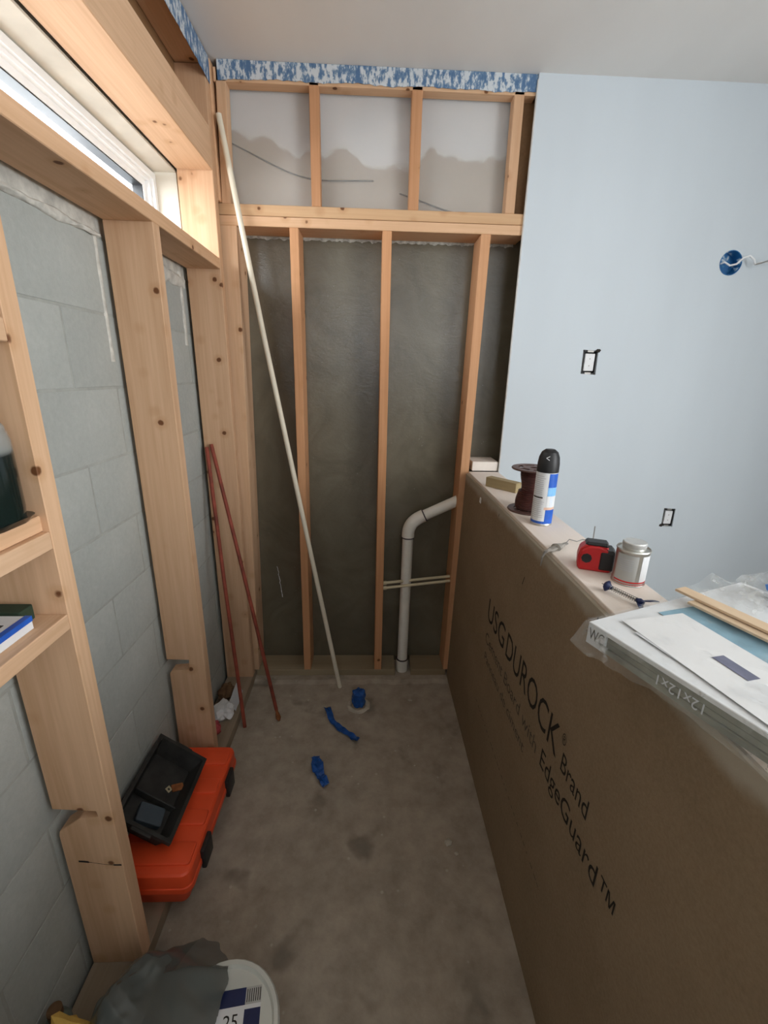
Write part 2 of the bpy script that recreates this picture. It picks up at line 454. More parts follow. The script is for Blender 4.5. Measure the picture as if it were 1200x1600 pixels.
# block wall with its window opening
wl = empty('wall_left', (0, 0, 0)); tag(wl, 'grey painted concrete block wall behind the studs', kind='structure')
YW0, YW1, ZW0, ZW1 = 0.50, 2.085, 2.06, 2.387
box('mortar_bed', (XW - 0.155, -2.7, ZF - 0.05), (XW - 0.0011, 2.42, 2.0), MORTAR, wl, 0)
box('window_bench', (XW - 0.155, YW0, 2.0), (XW - 0.004, YW1, ZW0), FOAM, wl, 0.004)
box('wall_end', (XW - 0.155, YW1, 2.0), (XW, 2.42, ZC + 0.1), BLOCK, wl, 0.003)
box('wall_end', (XW - 0.155, -2.7, 2.0), (XW, YW0, ZC + 0.1), BLOCK, wl, 0.003)
box('lintel', (XW - 0.155, YW0, ZW1), (XW, YW1, ZC + 0.1), BLOCK, wl, 0.003)
bw, bh, jt = 0.406, 0.205, 0.007
bm = bx(bmesh.new(), (-0.02, jt / 2, jt / 2), (0.0, bw - jt / 2, bh - jt / 2), 0.0)
bmesh.ops.bevel(bm, geom=[e for e in bm.edges if all(abs(v.co.x) < 1e-6 for v in e.verts)], offset=0.0018, segments=2, affect='EDGES', profile=0.6)
bmesh.ops.recalc_face_normals(bm, faces=bm.faces)
bme = bpy.data.meshes.new('block'); bm.to_mesh(bme); bm.free(); bme.materials.append(BLOCK)
for r in range(10):
    z0 = -0.055 + r * bh
    off = 1.228 if r % 2 == 0 else 1.228 + bw / 2
    for k in range(-4, 4):
        y0 = off + k * bw
        if y0 > 2.42 or y0 + bw < -0.4: continue
        o = bpy.data.objects.new('block', bme); COL.objects.link(o); o.parent = wl
        o.location = (XW + random.uniform(-0.0008, 0.0006), y0, z0)
# smeared mortar line along the top of the blocks
def smear(y0, y1, seed, z=1.998, h=0.026):
    def fn(u, v):
        y = y0 + (y1 - y0) * u; a = v * math.pi
        hh = h * (1 + 0.7 * nz((y, 0, 0), 11, seed) + 0.35 * nz((y, 0, 0), 37, seed))
        return (XW - 0.004 + math.sin(a) * (0.012 + 0.006 * nz((y, v, 0), 20, seed)), y, z - math.cos(a) * hh + 0.006 * nz((y, v, 0), 25, seed + 2))
    tag(obj('mortar_smear', grid_surf(fn, 70, 8), FOAM, wl, True), 'pale rough mortar smear along the top of the blocks')
smear(0.95, 1.455, 0.3, 2.0, 0.009); smear(1.50, 2.05, 4.1, 1.985, 0.026)
def vsm(u, v):
    z = 1.66 + 0.34 * u; a = v * math.pi
    return (XW - 0.004 + math.sin(a) * 0.007, 1.432 - math.cos(a) * 0.010 * (1 + 0.5 * nz((z, 0, 0), 13)) + 0.004 * nz((z, v, 0), 20), z)
obj('mortar_smear', grid_surf(vsm, 40, 6), FOAM, wl, True)
def vsm2(u, v):
    z = 1.74 + 0.28 * u; a = v * math.pi
    return (XW - 0.004 + math.sin(a) * 0.008, 2.02 - math.cos(a) * 0.014 * (1 + 0.6 * nz((z, 0, 0), 17)) + 0.006 * nz((z, v, 0), 20), z)
obj('mortar_smear', grid_surf(vsm2, 40, 6), FOAM, wl, True)

# window high in the block wall
w1 = empty('window_1', (0, 0, 0)); tag(w1, 'narrow white vinyl window in the block wall', kind='structure')
XA, XB = -0.850, -0.928
def ring_yz(name, x0, x1, y0, y1, z0, z1, t, mat, parent):
    bm = bmesh.new()
    bx(bm, (x1, y0, z0), (x0, y1, z0 + t)); bx(bm, (x1, y0, z1 - t), (x0, y1, z1))
    bx(bm, (x1, y0, z0 + t), (x0, y0 + t, z1 - t)); bx(bm, (x1, y1 - t, z0 + t), (x0, y1, z1 - t))
    return obj(name, bm, mat, parent)
box('buck_head', (-0.928, YW0, 2.380), (XW + 0.006, YW1, 2.387), BUCK, w1, 0)
box('buck_side', (-0.928, YW1 - 0.012, ZW0 + 0.03), (XW + 0.006, YW1, 2.380), BUCK, w1, 0)
box('buck_side', (-0.928, YW0, ZW0 + 0.03), (XW + 0.006, YW0 + 0.012, 2.380), BUCK, w1, 0)
box('buck_sill', (-0.928, YW0, ZW0), (XW + 0.006, YW1, ZW0 + 0.03), BUCK, w1, 0)
fy0, fy1, fz0, fz1 = YW0 + 0.012, YW1 - 0.012, ZW0 + 0.03, 2.372
ring_yz('outer_frame', XA, XB, fy0, fy1, fz0, fz1, 0.022, VINYL, w1)
ring_yz('stop', XA - 0.012, XB, fy0 + 0.022, fy1 - 0.022, fz0 + 0.022, fz1 - 0.022, 0.012, VINYL, w1)
sash = ring_yz('sash', XA - 0.028, XB, fy0 + 0.034, fy1 - 0.034, fz0 + 0.034, fz1 - 0.034, 0.020, VINYL, w1)
ring_yz('gasket', XA - 0.032, XB + 0.01, fy0 + 0.054, fy1 - 0.054, fz0 + 0.054, fz1 - 0.054, 0.004, BLACKP, sash)
box('pane', (-0.917, fy0 + 0.053, fz0 + 0.053), (-0.914, fy1 - 0.053, fz1 - 0.053), GLASS, w1, 0)

# far wall: dark parged panel below, stained board above
wb = empty('wall_back', (0, 0, 0)); tag(wb, 'far wall seen between the studs', kind='structure')
tag(box('panel', (XW - 0.02, YP, ZF), (XR, YP + 0.14, 2.235), PANEL, wb, 0), 'dark olive parged panel with a dull sheen')
tag(box('backing_board', (XW - 0.02, YB + 0.070, 2.235), (0.605, YP + 0.14, ZC + 0.1), STAIN, wb, 0), 'white board with a tan stained lower part')
box('backing_board', (0.605, YB + 0.05, 2.235), (XR, YP + 0.14, ZC + 0.1), BROWN, wb, 0)
def edge_fn(u, v):
    x = -0.62 + 1.27 * u
    return (x, YP - 0.002 - 0.002 * v, 2.226 - v * (0.018 + 0.009 * nz((x, 0, 0), 40) + 0.006 * nz((x, 0, 0), 90)))
obj('torn_edge', grid_surf(edge_fn, 140, 2), plain('torn_grey_paper', (0.40, 0.39, 0.35), 0.9, 0.1, var=0.4, scale=60), wb)
def scr(u, v):
    z = 0.42 + 0.19 * u; return (-0.50 + 0.02 * (1 - u) + 0.004 * nz((z, 0, 0), 60) + v * 0.0045 * (0.4 + abs(nz((z, 0, 0), 80))), YP - 0.001, z)
obj('chalk_scratch', grid_surf(scr, 30, 1), LWHITE, wb)

# white drywall of the room, hung on the far framing, with openings for its boxes
def plate_with_holes(name, y0, y1, rect, holes, mat, parent=None):
    bm = bmesh.new()
    def loop(pts):
        vs = [bm.verts.new((x, y0, z)) for x, z in pts]
        return [bm.edges.new((vs[i], vs[(i + 1) % len(vs)])) for i in range(len(vs))]
    es = loop([(rect[0], rect[2]), (rect[1], rect[2]), (rect[1], rect[3]), (rect[0], rect[3])])
    for h in holes: es += loop(h)
    r = bmesh.ops.triangle_fill(bm, edges=es, use_beauty=True)
    fs = [f for f in r['geom'] if isinstance(f, bmesh.types.BMFace)]
    ext = bmesh.ops.extrude_face_region(bm, geom=fs)
    for v in [g for g in ext['geom'] if isinstance(g, bmesh.types.BMVert)]: v.co.y = y1
    return obj(name, bm, mat, parent)
def rect_pts(x0, x1, z0, z1, w=0.003): return [(x0, z0), (x1 + w, z0 - w), (x1, z1), (x0 - w, z1 + w)]
BX1 = (0.979, 1.047, 1.664, 1.766); BX2 = (1.520, 1.578, 0.922, 1.016); RC, RR = (1.572, 2.139), 0.05
circ = [(RC[0] + RR * math.cos(2 * math.pi * k / 28), RC[1] + RR * math.sin(2 * math.pi * k / 28)) for k in range(28)]
wr = plate_with_holes('wall_right', YB - 0.0127, YB, (0.645, XR, ZF, ZC), [rect_pts(*BX1), rect_pts(*BX2), circ], WHITE)
tag(wr, 'smooth primed white drywall of the room beyond', kind='structure')
box('sheet_edge', (0.6415, YB - 0.0125, ZF), (0.645, YB - 0.0005, ZC - 0.02), GYP, wr, 0)
# the rest of the room, out of view, with window openings added for daylight
def wall_open2(name, x0, x1, y0, y1, opens, z0, z1, label):
    w = empty(name); tag(w, label, kind='structure')
    def seg(a, b, lo, hi): box('wall_segment', (a, y0, lo), (b, y1, hi), PLAINWALL, w, 0)
    xs = [x0] + [v for o in opens for v in o] + [x1]
    for k in range(0, len(xs), 2): seg(xs[k], xs[k + 1], ZF, ZC + 0.1)
    for a, b in opens: seg(a, b, ZF, z0); seg(a, b, z1, ZC + 0.1)
def wall_open(name, a, b, oa, ob, axis, label):
    w = empty(name); tag(w, label, kind='structure')
    i = axis
    def seg(lo, hi, z0, z1):
        p, q = list(a), list(b); p[i], q[i] = lo, hi; p[2], q[2] = z0, z1
        box('wall_segment', p, q, PLAINWALL, w, 0)
    seg(a[i], oa[0], a[2], b[2]); seg(ob[0], b[i], a[2], b[2]); seg(oa[0], ob[0], a[2], oa[1]); seg(oa[0], ob[0], ob[1], b[2])
    return w
wall_open('wall_side', (XR, YR, ZF), (XR + 0.1, 2.3, ZC + 0.1), (-1.45, 1.15), (0.35, 2.6), 1, 'white side wall of the room with an added unseen window opening')
wall_open2('wall_rear', -1.0, XR + 0.1, YR - 0.1, YR, [(-0.65, 0.05), (0.8, 1.5)], 1.92, 2.62, 'white rear wall of the room with two added unseen high window openings')

# ------------------------------------------------------------------ stud frame along the block wall
sf = empty('stud_frame', (XL - 0.07, 1.2, ZF)); sf_inv = Matrix.Translation((-(XL - 0.07), -1.2, -ZF))
tag(sf, 'light pine stud frame around the small window, against the block wall', 'stud frame')
def part(o, parent, label=None):
    o.parent = parent; o.matrix_parent_inverse = Matrix.Translation(-Vector(parent.location))
    if label: o['label'] = label
    return o
XS = XL - 0.14
part(box('sole_plate', (XS, -0.6, ZF), (XL, 2.258, 0.038), PTY, None), sf, 'dusty sole plate flat on the slab')
def notched(name, y0, y1, zn, d, h, mat, z1=2.042):
    pts = [(XS, 0.038), (XL, 0.038), (XL, z1), (XS, z1), (XS, zn + h + 0.006), (XS + d, zn + h), (XS + d + 0.003, zn), (XS + d * 0.55, zn - 0.004), (XS + 0.004, zn - 0.045), (XS, zn - 0.06)]
    return part(obj(name, prism(pts, 1, y0, y1, 0.0015), mat), sf, 'pine stud with a slot cut in its back edge')
notched('stud', 0.830, 0.872, 0.585, 0.105, 0.022, PZ)
pts = [(XS, 0.038), (XL, 0.038), (XL, 2.042), (XS, 2.042), (XS, 0.585), (XS + 0.085, 0.585), (XS + 0.082, 0.538), (XS + 0.012, 0.534), (XS + 0.004, 0.522)]
part(obj('stud', prism(pts, 1, 1.458, 1.500, 0.0015), PZ), sf, 'middle pine stud with a square notch near the floor')
def crack_fn(u, v):
    x = -0.728 + 0.105 * u; w = 0.0012 + 0.004 * abs(nz((x, 0, 0), 30, 2)) + (0.004 if u < 0.25 or u > 0.8 else 0)
    return (x, 0.8296, 0.438 + 0.010 * nz((x, 0, 0), 14) - 0.02 * u + (v - 0.5) * w)
part(obj('split', grid_surf(crack_fn, 40, 1), INK), sf, 'dark crack across the near stud')
part(box('stud', (XS, 2.058, 0.038), (XL, 2.098, 2.72), PZ, None), sf)
part(box('stud', (XS, 0.395, 0.038), (XL, 0.437, 2.72), PZ, None), sf)
part(box('stud', (XS, -0.05, 0.038), (XL, -0.01, 2.72), PZ, None), sf)
part(box('stud', (XS, -0.45, 0.038), (XL, -0.41, 2.72), PZ, None), sf)
part(box('window_plate', (XS, 0.437, 2.042), (XL, 2.057, 2.083), PY, None), sf, 'long flat board under the window')
part(box('header', (XS, 0.437, 2.387), (XL, 2.057, 2.530), PY, None), sf, 'deep header board over the window')
part(box('top_plate', (XS + 0.03, -0.6, 2.722), (XL - 0.006, 2.10, 2.764), PY, None), sf)
part(box('rim_board', (XS - 0.012, -0.6, 2.532), (XS + 0.03, 2.057, 2.764), BROWN, None), sf, 'dark brown board behind the gap above the header')
# shelves of blocking between the near studs
part(box('shelf_block', (XS, 0.437, 1.297), (XL, 0.829, 1.333), PY, None), sf)
part(box('shelf_block', (XS, 0.437, 1.334), (XL - 0.012, 0.829, 1.366), PY, None), sf)
part(box('shelf_block', (XS, 0.437, 1.117), (XL, 0.829, 1.151), PY, None), sf)
part(box('shelf_block', (XS, 0.437, 1.680), (XL, 0.829, 1.719), PY, None), sf)

# ------------------------------------------------------------------ far stud frame
bf = empty('stud_frame', (0, YB + 0.07, ZF)); tag(bf, 'far stud frame of reddish and pale lumber before the dark panel', 'stud frame')
YD = YP - 0.004
part(box('sole_plate', (XL + 0.005, YB, -0.001), (0.165, YD, 0.038), PT, None), bf, 'weathered sole plate across the far wall')
part(box('sole_plate', (0.256, YB, -0.001), (0.455, YD, 0.038), PT, None), bf, 'short offcut of sole plate beside the drain pipe')
part(box('stud', (-0.349, YB, 0.038), (-0.311, YD, 2.219), RZ, None, shear=(0.008, 0)), bf)
part(box('stud', (0.047, YB, 0.038), (0.087, YD, 2.219), RZ, None, shear=(0.002, 0)), bf)
part(box('stud', (0.440, YB, 0.038), (0.482, YD, 2.219), RZ, None, shear=(0.029, 0)), bf)
part(obj('stud', prism([(-0.66, 0.038), (-0.602, 0.038), (-0.558, 2.219), (-0.66, 2.219)], 1, YB, YD, 0.002), PZ), bf, 'pale corner stud at the meeting of the two frames')
part(box('leak_filler', (-0.758, 2.10, 2.30), (-0.613, YB + 0.052, 2.76), PZ, None), bf)  # filler added to close a light leak in the upper corner
part(box('top_plate', (-0.70, YB, 2.219), (0.66, YD, 2.256), PX, None), bf)
part(box('bottom_plate', (-0.70, YB, 2.2575), (0.66, YB + 0.052, 2.298), RX, None), bf)
part(box('cripple_stud', (-0.246, YB, 2.298), (-0.208, YB + 0.052, 2.745), RZ, None), bf)
part(box('cripple_stud', (0.155, YB, 2.298), (0.197, YB + 0.052, 2.745), RZ, None), bf)
part(box('cripple_stud', (0.562, YB, 2.298), (0.602, YB + 0.052, 2.745), PZ, None, shear=(-0.004, 0)), bf, 'pale cripple stud beside the white drywall')
part(box('cripple_stud', (-0.612, YB, 2.298), (-0.574, YB + 0.052, 2.745), PZ, None, shear=(0.012, 0)), bf)
part(box('upper_plate', (-0.61, YB, 2.700), (0.645, YB + 0.052, 2.745), PX, None), bf)
part(box('blocking', (0.512, YB, ZT + 0.001), (0.640, YD, ZT + 0.047), PALE, None), bf, 'short pale block between post and drywall')

# milky sheet over the stained board, and the cable behind it
def poly_fn(u, v):
    x = -0.60 + 1.19 * u; z = 2.30 + 0.42 * v
    return (x, YB + 0.056 + 0.002 * nz((x, 0, z), 5), z)
tag(obj('vapour_sheet', grid_surf(poly_fn, 60, 24, 0.0006), POLY), 'milky plastic sheet stretched behind the short upper studs', 'plastic sheet')
bm = bmesh.new()
tube(bm, [(-0.61 + 0.62 * t, YB + 0.063, 2.545 - 0.33 * t + 0.20 * t * t + 0.006 * math.sin(t * 9)) for t in [k / 20 for k in range(21)]], 0.0028, 6)
tag(obj('black_cable', bm, plain('black_cable_skin', (0.06, 0.055, 0.05), 0.6)), 'thin dark cable sagging across the upper wall from the corner', 'cable')
bm = bmesh.new()
tube(bm, [(0.12 + 0.46 * t, YB + 0.063, 2.375 - 0.16 * t + 0.09 * t * t + 0.004 * math.sin(t * 9)) for t in [k / 14 for k in range(15)]], 0.0030, 6)
tag(obj('black_cable', bm, bpy.data.materials['black_cable_skin']), 'short dark cable low in the upper wall near the white drywall', 'cable')

# ------------------------------------------------------------------ speckled tape at the ceiling
def back_tape(u, v):
    x = -0.592 + 1.236 * u
    lo = 2.708 - 0.006 * nz((x, 0, 0), 7) - 0.004 * nz((x, 0, 0), 45) - (0.006 if u < 0.03 else 0)
    hi = ZC - 0.001
    return (x, YB - 0.003 - 0.003 * abs(nz((x, 0, v), 12)) , lo + (hi - lo) * v)
tag(obj('masking_tape', grid_surf(back_tape, 220, 4, 0.0012), TAPE), 'white-speckled blue masking tape across the top of the far wall', 'tape')
def left_tape(u, v):
    y = -0.5 + 2.60 * u
    lo = 2.682 + 0.006 * nz((y, 0, 0), 7, 3) + 0.004 * nz((y, 0, 0), 45)
    hi = ZC - 0.004
    return (XL + 0.002 + 0.003 * abs(nz((y, 0, v), 12)), y, lo + (hi - lo) * v)
tag(obj('masking_tape', grid_surf(left_tape, 300, 4, 0.0012), TAPE), 'white-speckled blue masking tape above the window side framing', 'tape')

# ------------------------------------------------------------------ pony wall
pw = empty('pony_wall', (0.55, 0.8, ZF)); tag(pw, 'waist-high wall faced with brown cement board and capped with pale wood', 'half wall')
XC0, XC1 = 0.463, 0.484     # face of the board at the floor and at the top
YN = -0.7
bm = prism([(XC0, ZF + 0.006), (XC0 + 0.013, ZF + 0.006), (XC1 + 0.013, ZT - 0.010), (XC1, ZT - 0.010)], 1, YN, YB - 0.001, 0.0025)
cb = part(obj('cement_board', bm, CEMENT), pw, 'brown cement board with black printed lettering')
part(box('stud_core', (0.499, YN, ZF), (0.625, YB - 0.001, ZT - 0.020), PY, None), pw)
part(box('drywall_face', (0.626, YN, ZF), (0.638, YB - 0.014, ZT - 0.020), PLAINWALL, None), pw)
part(box('cap_board', (0.493, YN, ZT - 0.0195), (0.640, YB - 0.0135, ZT), PALE, None, 0.0015), pw, 'pale wood cap board')
def face(y, z, off=0.0007):
    k = (z - ZF) / (ZT - ZF); return Vector((XC0 + (XC1 - XC0) * k - off, y, z))
tilt = Vector((XC1 - XC0, 0, ZT - ZF)).normalized()
def print_on_board(s, y0, y1, z, capH, mat):
    t = text('lettering', s, capH / 0.70, mat, face(y0, z), (0, -1, 0), tilt, None, width=(y0 - y1))
    t.parent = cb
print_on_board('USG', 1.512, 1.302, 0.735, 0.090, INK)
print_on_board('DUROCK', 1.275, 0.850, 0.735, 0.092, INK)
print_on_board('\u00ae', 0.838, 0.818, 0.800, 0.030, INK)
print_on_board('Brand', 0.822, 0.690, 0.733, 0.052, INK)
print_on_board('Cement Board with', 1.505, 0.955, 0.640, 0.045, FAINT)
print_on_board('EdgeGuard\u2122', 0.922, 0.555, 0.640, 0.056, INK)
print_on_board('Panneau de ciment', 1.49, 1.03, 0.565, 0.036, FAINT)
# a row of short fastener marks and stains on the board
for k, (y, z, l) in enumerate([(1.22, 1.03, 0.03), (1.53, 1.15, 0.012), (0.80, 1.155, 0.012)]):
    def fn(u, v, y=y, z=z, l=l): p = face(y - 0.004 * v - l * 0.35 * u, z + l * u, 0.0008); return p
    o = obj('scuff', grid_surf(fn, 4, 1), INK); o.parent = cb
for k in range(26):
    y = 1.53 - 0.73 * k / 26 - random.uniform(0, 0.01); l = random.uniform(0.006, 0.02)
    def fn(u, v, y=y, l=l): return face(y - l * u, 0.333 + 0.0035 * v, 0.0008)
    o = obj('printed_dash', grid_surf(fn, 1, 1), FAINT); o.parent = cb
o = crumple('mortar_drip', tuple(face(1.80, 1.135, 0.0)), (0.004, 0.012, 0.014), LWHITE, None, 0.5, 2.2, 2); part(o, pw)

# ------------------------------------------------------------------ plumbing
dp = empty('drain_pipe', (0.208, 2.175, ZF)); tag(dp, 'white plastic drain pipe rising from the floor and bending through the post', 'pipe')
PY_ = 2.175; p0 = Vector((0.208, PY_, -0.01)); p1 = Vector((0.214, PY_, 0.845)); p2 = Vector((0.275, PY_, 0.935)); p3 = Vector((0.50, PY_, 1.045))
r = 0.0285
part(obj('riser', tube(bmesh.new(), [p0, p1], r, 20), PVC, None, True, 0.6), dp)
part(obj('branch', tube(bmesh.new(), [p2, p3], r * 0.98, 20), PVC, None, True, 0.6), dp)
el = []
for k in range(9):
    t = k / 8; a = p1 + Vector((0, 0, 0.0)); c = Vector((0.216, PY_, 0.905)); b = p2
    el.append(a * (1 - t) ** 2 + c * 2 * t * (1 - t) + b * t * t)
e0 = el[0] + Vector((0, 0, -0.022)); e1 = el[-1] + (p3 - p2).normalized() * 0.022
part(obj('elbow', tube(bmesh.new(), [e0] + el + [e1], 0.0335, 20), PVC, None, True, 0.6), dp)
for q, d in ((e0, Vector((0.01, 0, 1))), (e1, (p3 - p2))):
    d = d.normalized(); part(obj('primer_ring', tube(bmesh.new(), [q - d * 0.003, q + d * 0.003], 0.0342, 20), PURPLE, None, True, 0.6), dp)
part(obj('coupling', tube(bmesh.new(), [(0.208, PY_, ZF), (0.208, PY_, 0.072)], 0.0335, 20), PVC, None, True, 0.6), dp)
part(obj('primer_ring', tube(bmesh.new(), [(0.208, PY_, 0.072), (0.208, PY_, 0.077)], 0.0338, 20), PURPLE, None, True, 0.6), dp)
for lab, a, b in (('upper of two cream water tubes crossing between the far studs', (0.088, 2.158, 0.562), (0.452, 2.158, 0.606)), ('lower of two cream water tubes crossing between the far studs', (0.088, 2.142, 0.540), (0.449, 2.142, 0.586))):
    t = empty('water_tube', a); tag(t, lab, 'tube', 'water tubes')
    part(obj('tubing', tube(bmesh.new(), [a, b], 0.0076, 12), PEX, None, True, 0.6), t)
    part(obj('sleeve', tube(bmesh.new(), [a, (a[0] + 0.018, a[1], a[2] + 0.002)], 0.0105, 12), PEX, None, True, 0.6), t)

# ------------------------------------------------------------------ leaning pipe and rods
t = tag(obj('plastic_pipe', tube(bmesh.new(), [(-0.143, 2.036, ZF), (-0.30, 2.048, 0.88), (-0.46, 2.075, 1.78), (-0.592, 2.094, 2.585)], 0.0112, 14), CONDUIT, None, True, 0.6), 'long ivory pipe leaning in the far corner from floor to ceiling', 'pipe')
t = empty('metal_rod', (-0.586, 1.751, ZF)); tag(t, 'darker rust-red rod leaning upright against the corner stud', 'rod', 'rust-red rods')
part(obj('shaft', tube(bmesh.new(), [(-0.586, 1.751, ZF), (-0.67, 1.90, 0.66), (-0.742, 2.040, 1.305)], 0.0085, 10), RUST, None, True, 0.6), t)
t = empty('metal_rod', (-0.430, 1.791, ZF)); tag(t, 'rust-red rod with flattened tip slanting further out onto the slab', 'rod', 'rust-red rods')
a, b = Vector((-0.441, 1.80, 0.048)), Vector((-0.722, 2.044, 1.318))
part(obj('shaft', tube(bmesh.new(), [a, a.lerp(b, 0.5) + Vector((0.004, -0.004, 0)), b], 0.0085, 10), RUST, None, True, 0.6), t)
d = (a - b).normalized()
tip = tube(bmesh.new(), [a - d * 0.002, a + d * 0.012, a + d * 0.02, a + d * 0.045, a + d * 0.060], [0.0085, 0.006, 0.009, 0.013, 0.006], 10)
part(obj('flattened_tip', tip, RUSTTIP, None, True), t)

# ------------------------------------------------------------------ blue tape scraps and the plugged drain on the slab
dr = empty('floor_drain_stub', (-0.037, 1.905, ZF)); tag(dr, 'floor drain stub plugged with bunched blue tape', 'drain')
def plug_fn(u, v):
    a = 2 * math.pi * u; r = 0.033 * (1 + 0.16 * nz((math.cos(a), math.sin(a), v * 2), 2.3) + 0.07 * math.sin(a * 5))
    if v > 0.82: r *= max(0.0, 1 - ((v - 0.82) / 0.18) ** 2)
    return (-0.037 + r * math.cos(a), 1.905 + r * math.sin(a), ZF + 0.085 * min(v, 0.9) + 0.010 * nz((math.cos(a), math.sin(a), v), 3.0) * v + 0.002)
part(obj('tape_plug', grid_surf(plug_fn, 36, 14), BLUE), dr)
bm = bmesh.new(); lathe(bm, [(0.062, -0.002), (0.056, 0.006), (0.046, 0.010), (0.040, 0.002)], 30)
for v in bm.verts:
    v.co += Vector((nz(v.co, 40), nz(v.co, 40, 3), 0.35 * nz(v.co, 50, 6))) * 0.006
    v.co += Vector((-0.037, 1.895, ZF))
part(obj('broken_collar', bm, CHIP), dr)
def ribbon(name, pts, w, mat, label, seed):
    pts = [Vector(p) for p in pts]
    def fn(u, v):
        f = u * (len(pts) - 1); i = min(int(f), len(pts) - 2); p = pts[i].lerp(pts[i + 1], f - i)
        d = (pts[i + 1] - pts[i]).normalized(); s = Vector((-d.y, d.x, 0))
        tw = 0.9 * nz((u * 3, 0, 0), 1.5, seed); ww = w * (0.75 + 0.5 * nz((u, 0, 0), 4, seed + 3))
        o = (v - 0.5) * ww
        z = 0.006 + abs(o) * abs(math.sin(tw * 2)) * 1.1 + 0.010 * (0.5 + nz((u * 2, v, 0), 2.5, seed + 1)) + 0.004 * nz((u * 8, v * 3, 0), 2, seed)
        return p + s * o * math.cos(tw) + Vector((0, 0, max(0.002, z)))
    return tag(obj(name, grid_surf(fn, 26, 6, 0.0008), mat), label, 'tape')
ribbon('tape_strip', [(-0.198, 1.865, ZF), (-0.165, 1.775, ZF), (-0.115, 1.72, ZF), (-0.07, 1.68, ZF), (-0.036, 1.645, ZF)], 0.042, BLUE, 'twisted strip of blue tape lying longest on the slab', 1.4)
ribbon('tape_scrap', [(-0.222, 1.565, ZF), (-0.205, 1.50, ZF), (-0.185, 1.455, ZF), (-0.160, 1.418, ZF)], 0.055, BLUE, 'small crumpled scrap of blue tape nearest on the slab', 5.2)
for k, (x, y, s) in enumerate([(0.236, 1.925, 0.014), (0.14, 1.60, 0.006), (0.22, 1.52, 0.005), (0.31, 1.18, 0.016), (0.335, 1.14, 0.010)]):
    labs = ['largest pale chip of concrete near the drain pipe', 'tiny pale chip on the slab, level with the blue strip', 'tiny pale chip nearest the half wall in mid slab', 'flat pale chip of plaster against the cement board', 'smaller pale chip of plaster beside the flat chip']
    lab = labs[k]
    o = crumple('concrete_chip', (x, y, ZF + s * 0.35), (s, s * 0.8, s * 0.5), CHIP, None, 0.4, k * 2.1, 1)
    tag(o, lab, 'debris', 'chips on the slab')

# scraps in the corner behind the middle stud
o = crumple('paper_scrap', (-0.685, 1.775, 0.038 + 0.030), (0.045, 0.065, 0.030), LWHITE, None, 0.5, 1.1); tag(o, 'crumpled white wrapper on the sole plate behind the middle stud', 'scrap')
o = crumple('printed_wrapper', (-0.700, 1.66, 0.038 + 0.028), (0.035, 0.040, 0.028), PINK, None, 0.4, 3.1); tag(o, 'faded red printed wrapper tucked behind the middle stud', 'scrap')
o = crumple('brown_scrap', (-0.715, 1.90, 0.038 + 0.034), (0.038, 0.050, 0.034), DUSTY_B, None, 0.5, 7.7); tag(o, 'dark brown crumpled scrap near the foot of the corner stud', 'scrap')
def card(u, v): return (-0.640 - 0.03 * v, 1.80 + 0.13 * u, 0.040 + 0.05 * v + 0.012 * u + 0.006 * nz((u, v, 0), 4))
tag(obj('card_scrap', grid_surf(card, 8, 4, 0.0012), PAPER2), 'bent grey strip of card leaning beside the rods', 'scrap')

# ------------------------------------------------------------------ toolbox and tray
tb = empty('toolbox', (-0.645, 1.19, 0.038)); tag(tb, 'orange plastic toolbox with black latches on the sole plate', 'toolbox')
def rbox(bm, x0, x1, y0, y1, z0, z1, r, tx=0.0, ty=0.0, bev=0.0):
    """rounded-corner box; bottom drawn in by tx, ty"""
    rings = []
    for z, ix, iy in ((z0, tx, ty), (z1, 0, 0)):
        pts = []
        for cx, cy, a0 in ((x1 - r - ix, y1 - r - iy, 0), (x0 + r + ix, y1 - r - iy, 90), (x0 + r + ix, y0 + r + iy, 180), (x1 - r - ix, y0 + r + iy, 270)):
            for k in range(5):
                a = math.radians(a0 + 22.5 * k); pts.append(bm.verts.new((cx + r * math.cos(a), cy + r * math.sin(a), z)))
        rings.append(pts)
    n = len(rings[0])
    for k in range(n): bm.faces.new((rings[0][k], rings[0][(k + 1) % n], rings[1][(k + 1) % n], rings[1][k]))
    bm.faces.new(rings[0][::-1]); top = bm.faces.new(rings[1])
    if bev: bmesh.ops.bevel(bm, geom=list(top.edges), offset=bev, segments=3, affect='EDGES', profile=0.5)
    return bm
L = lambda bm, dx=0: bm
part(obj('body', rbox(bmesh.new(), -0.765, -0.535, 0.955, 1.418, 0.039, 0.135, 0.022, 0.018, 0.022), ORANGE, None, True, 0.5), tb)
lid = part(obj('lid', rbox(bmesh.new(), -0.768, -0.522, 0.945, 1.430, 0.132, 0.200, 0.028, 0, 0, 0.014), ORANGE, None, True, 0.5), tb)
def sub(o, p): o.parent = p; return o
sub(obj('lid_band', rbox(bmesh.new(), -0.771, -0.519, 0.942, 1.433, 0.128, 0.148, 0.028, 0, 0, 0.004), ORANGE, None, True, 0.5), lid)
for y0, y1 in ((0.975, 1.045), (1.10, 1.155), (1.215, 1.275), (1.335, 1.395)):
    sub(obj('lid_rib', rbox(bmesh.new(), -0.745, -0.532, y0, y1, 0.196, 0.2065, 0.010, 0, 0, 0.004), ORANGE, None, True, 0.5), lid)
for y in (1.065, 1.315):
    part(obj('latch', rbox(bmesh.new(), -0.524, -0.508, y - 0.034, y + 0.034, 0.105, 0.178, 0.005, 0, 0, 0.003), BLACKP, None, True, 0.5), tb)

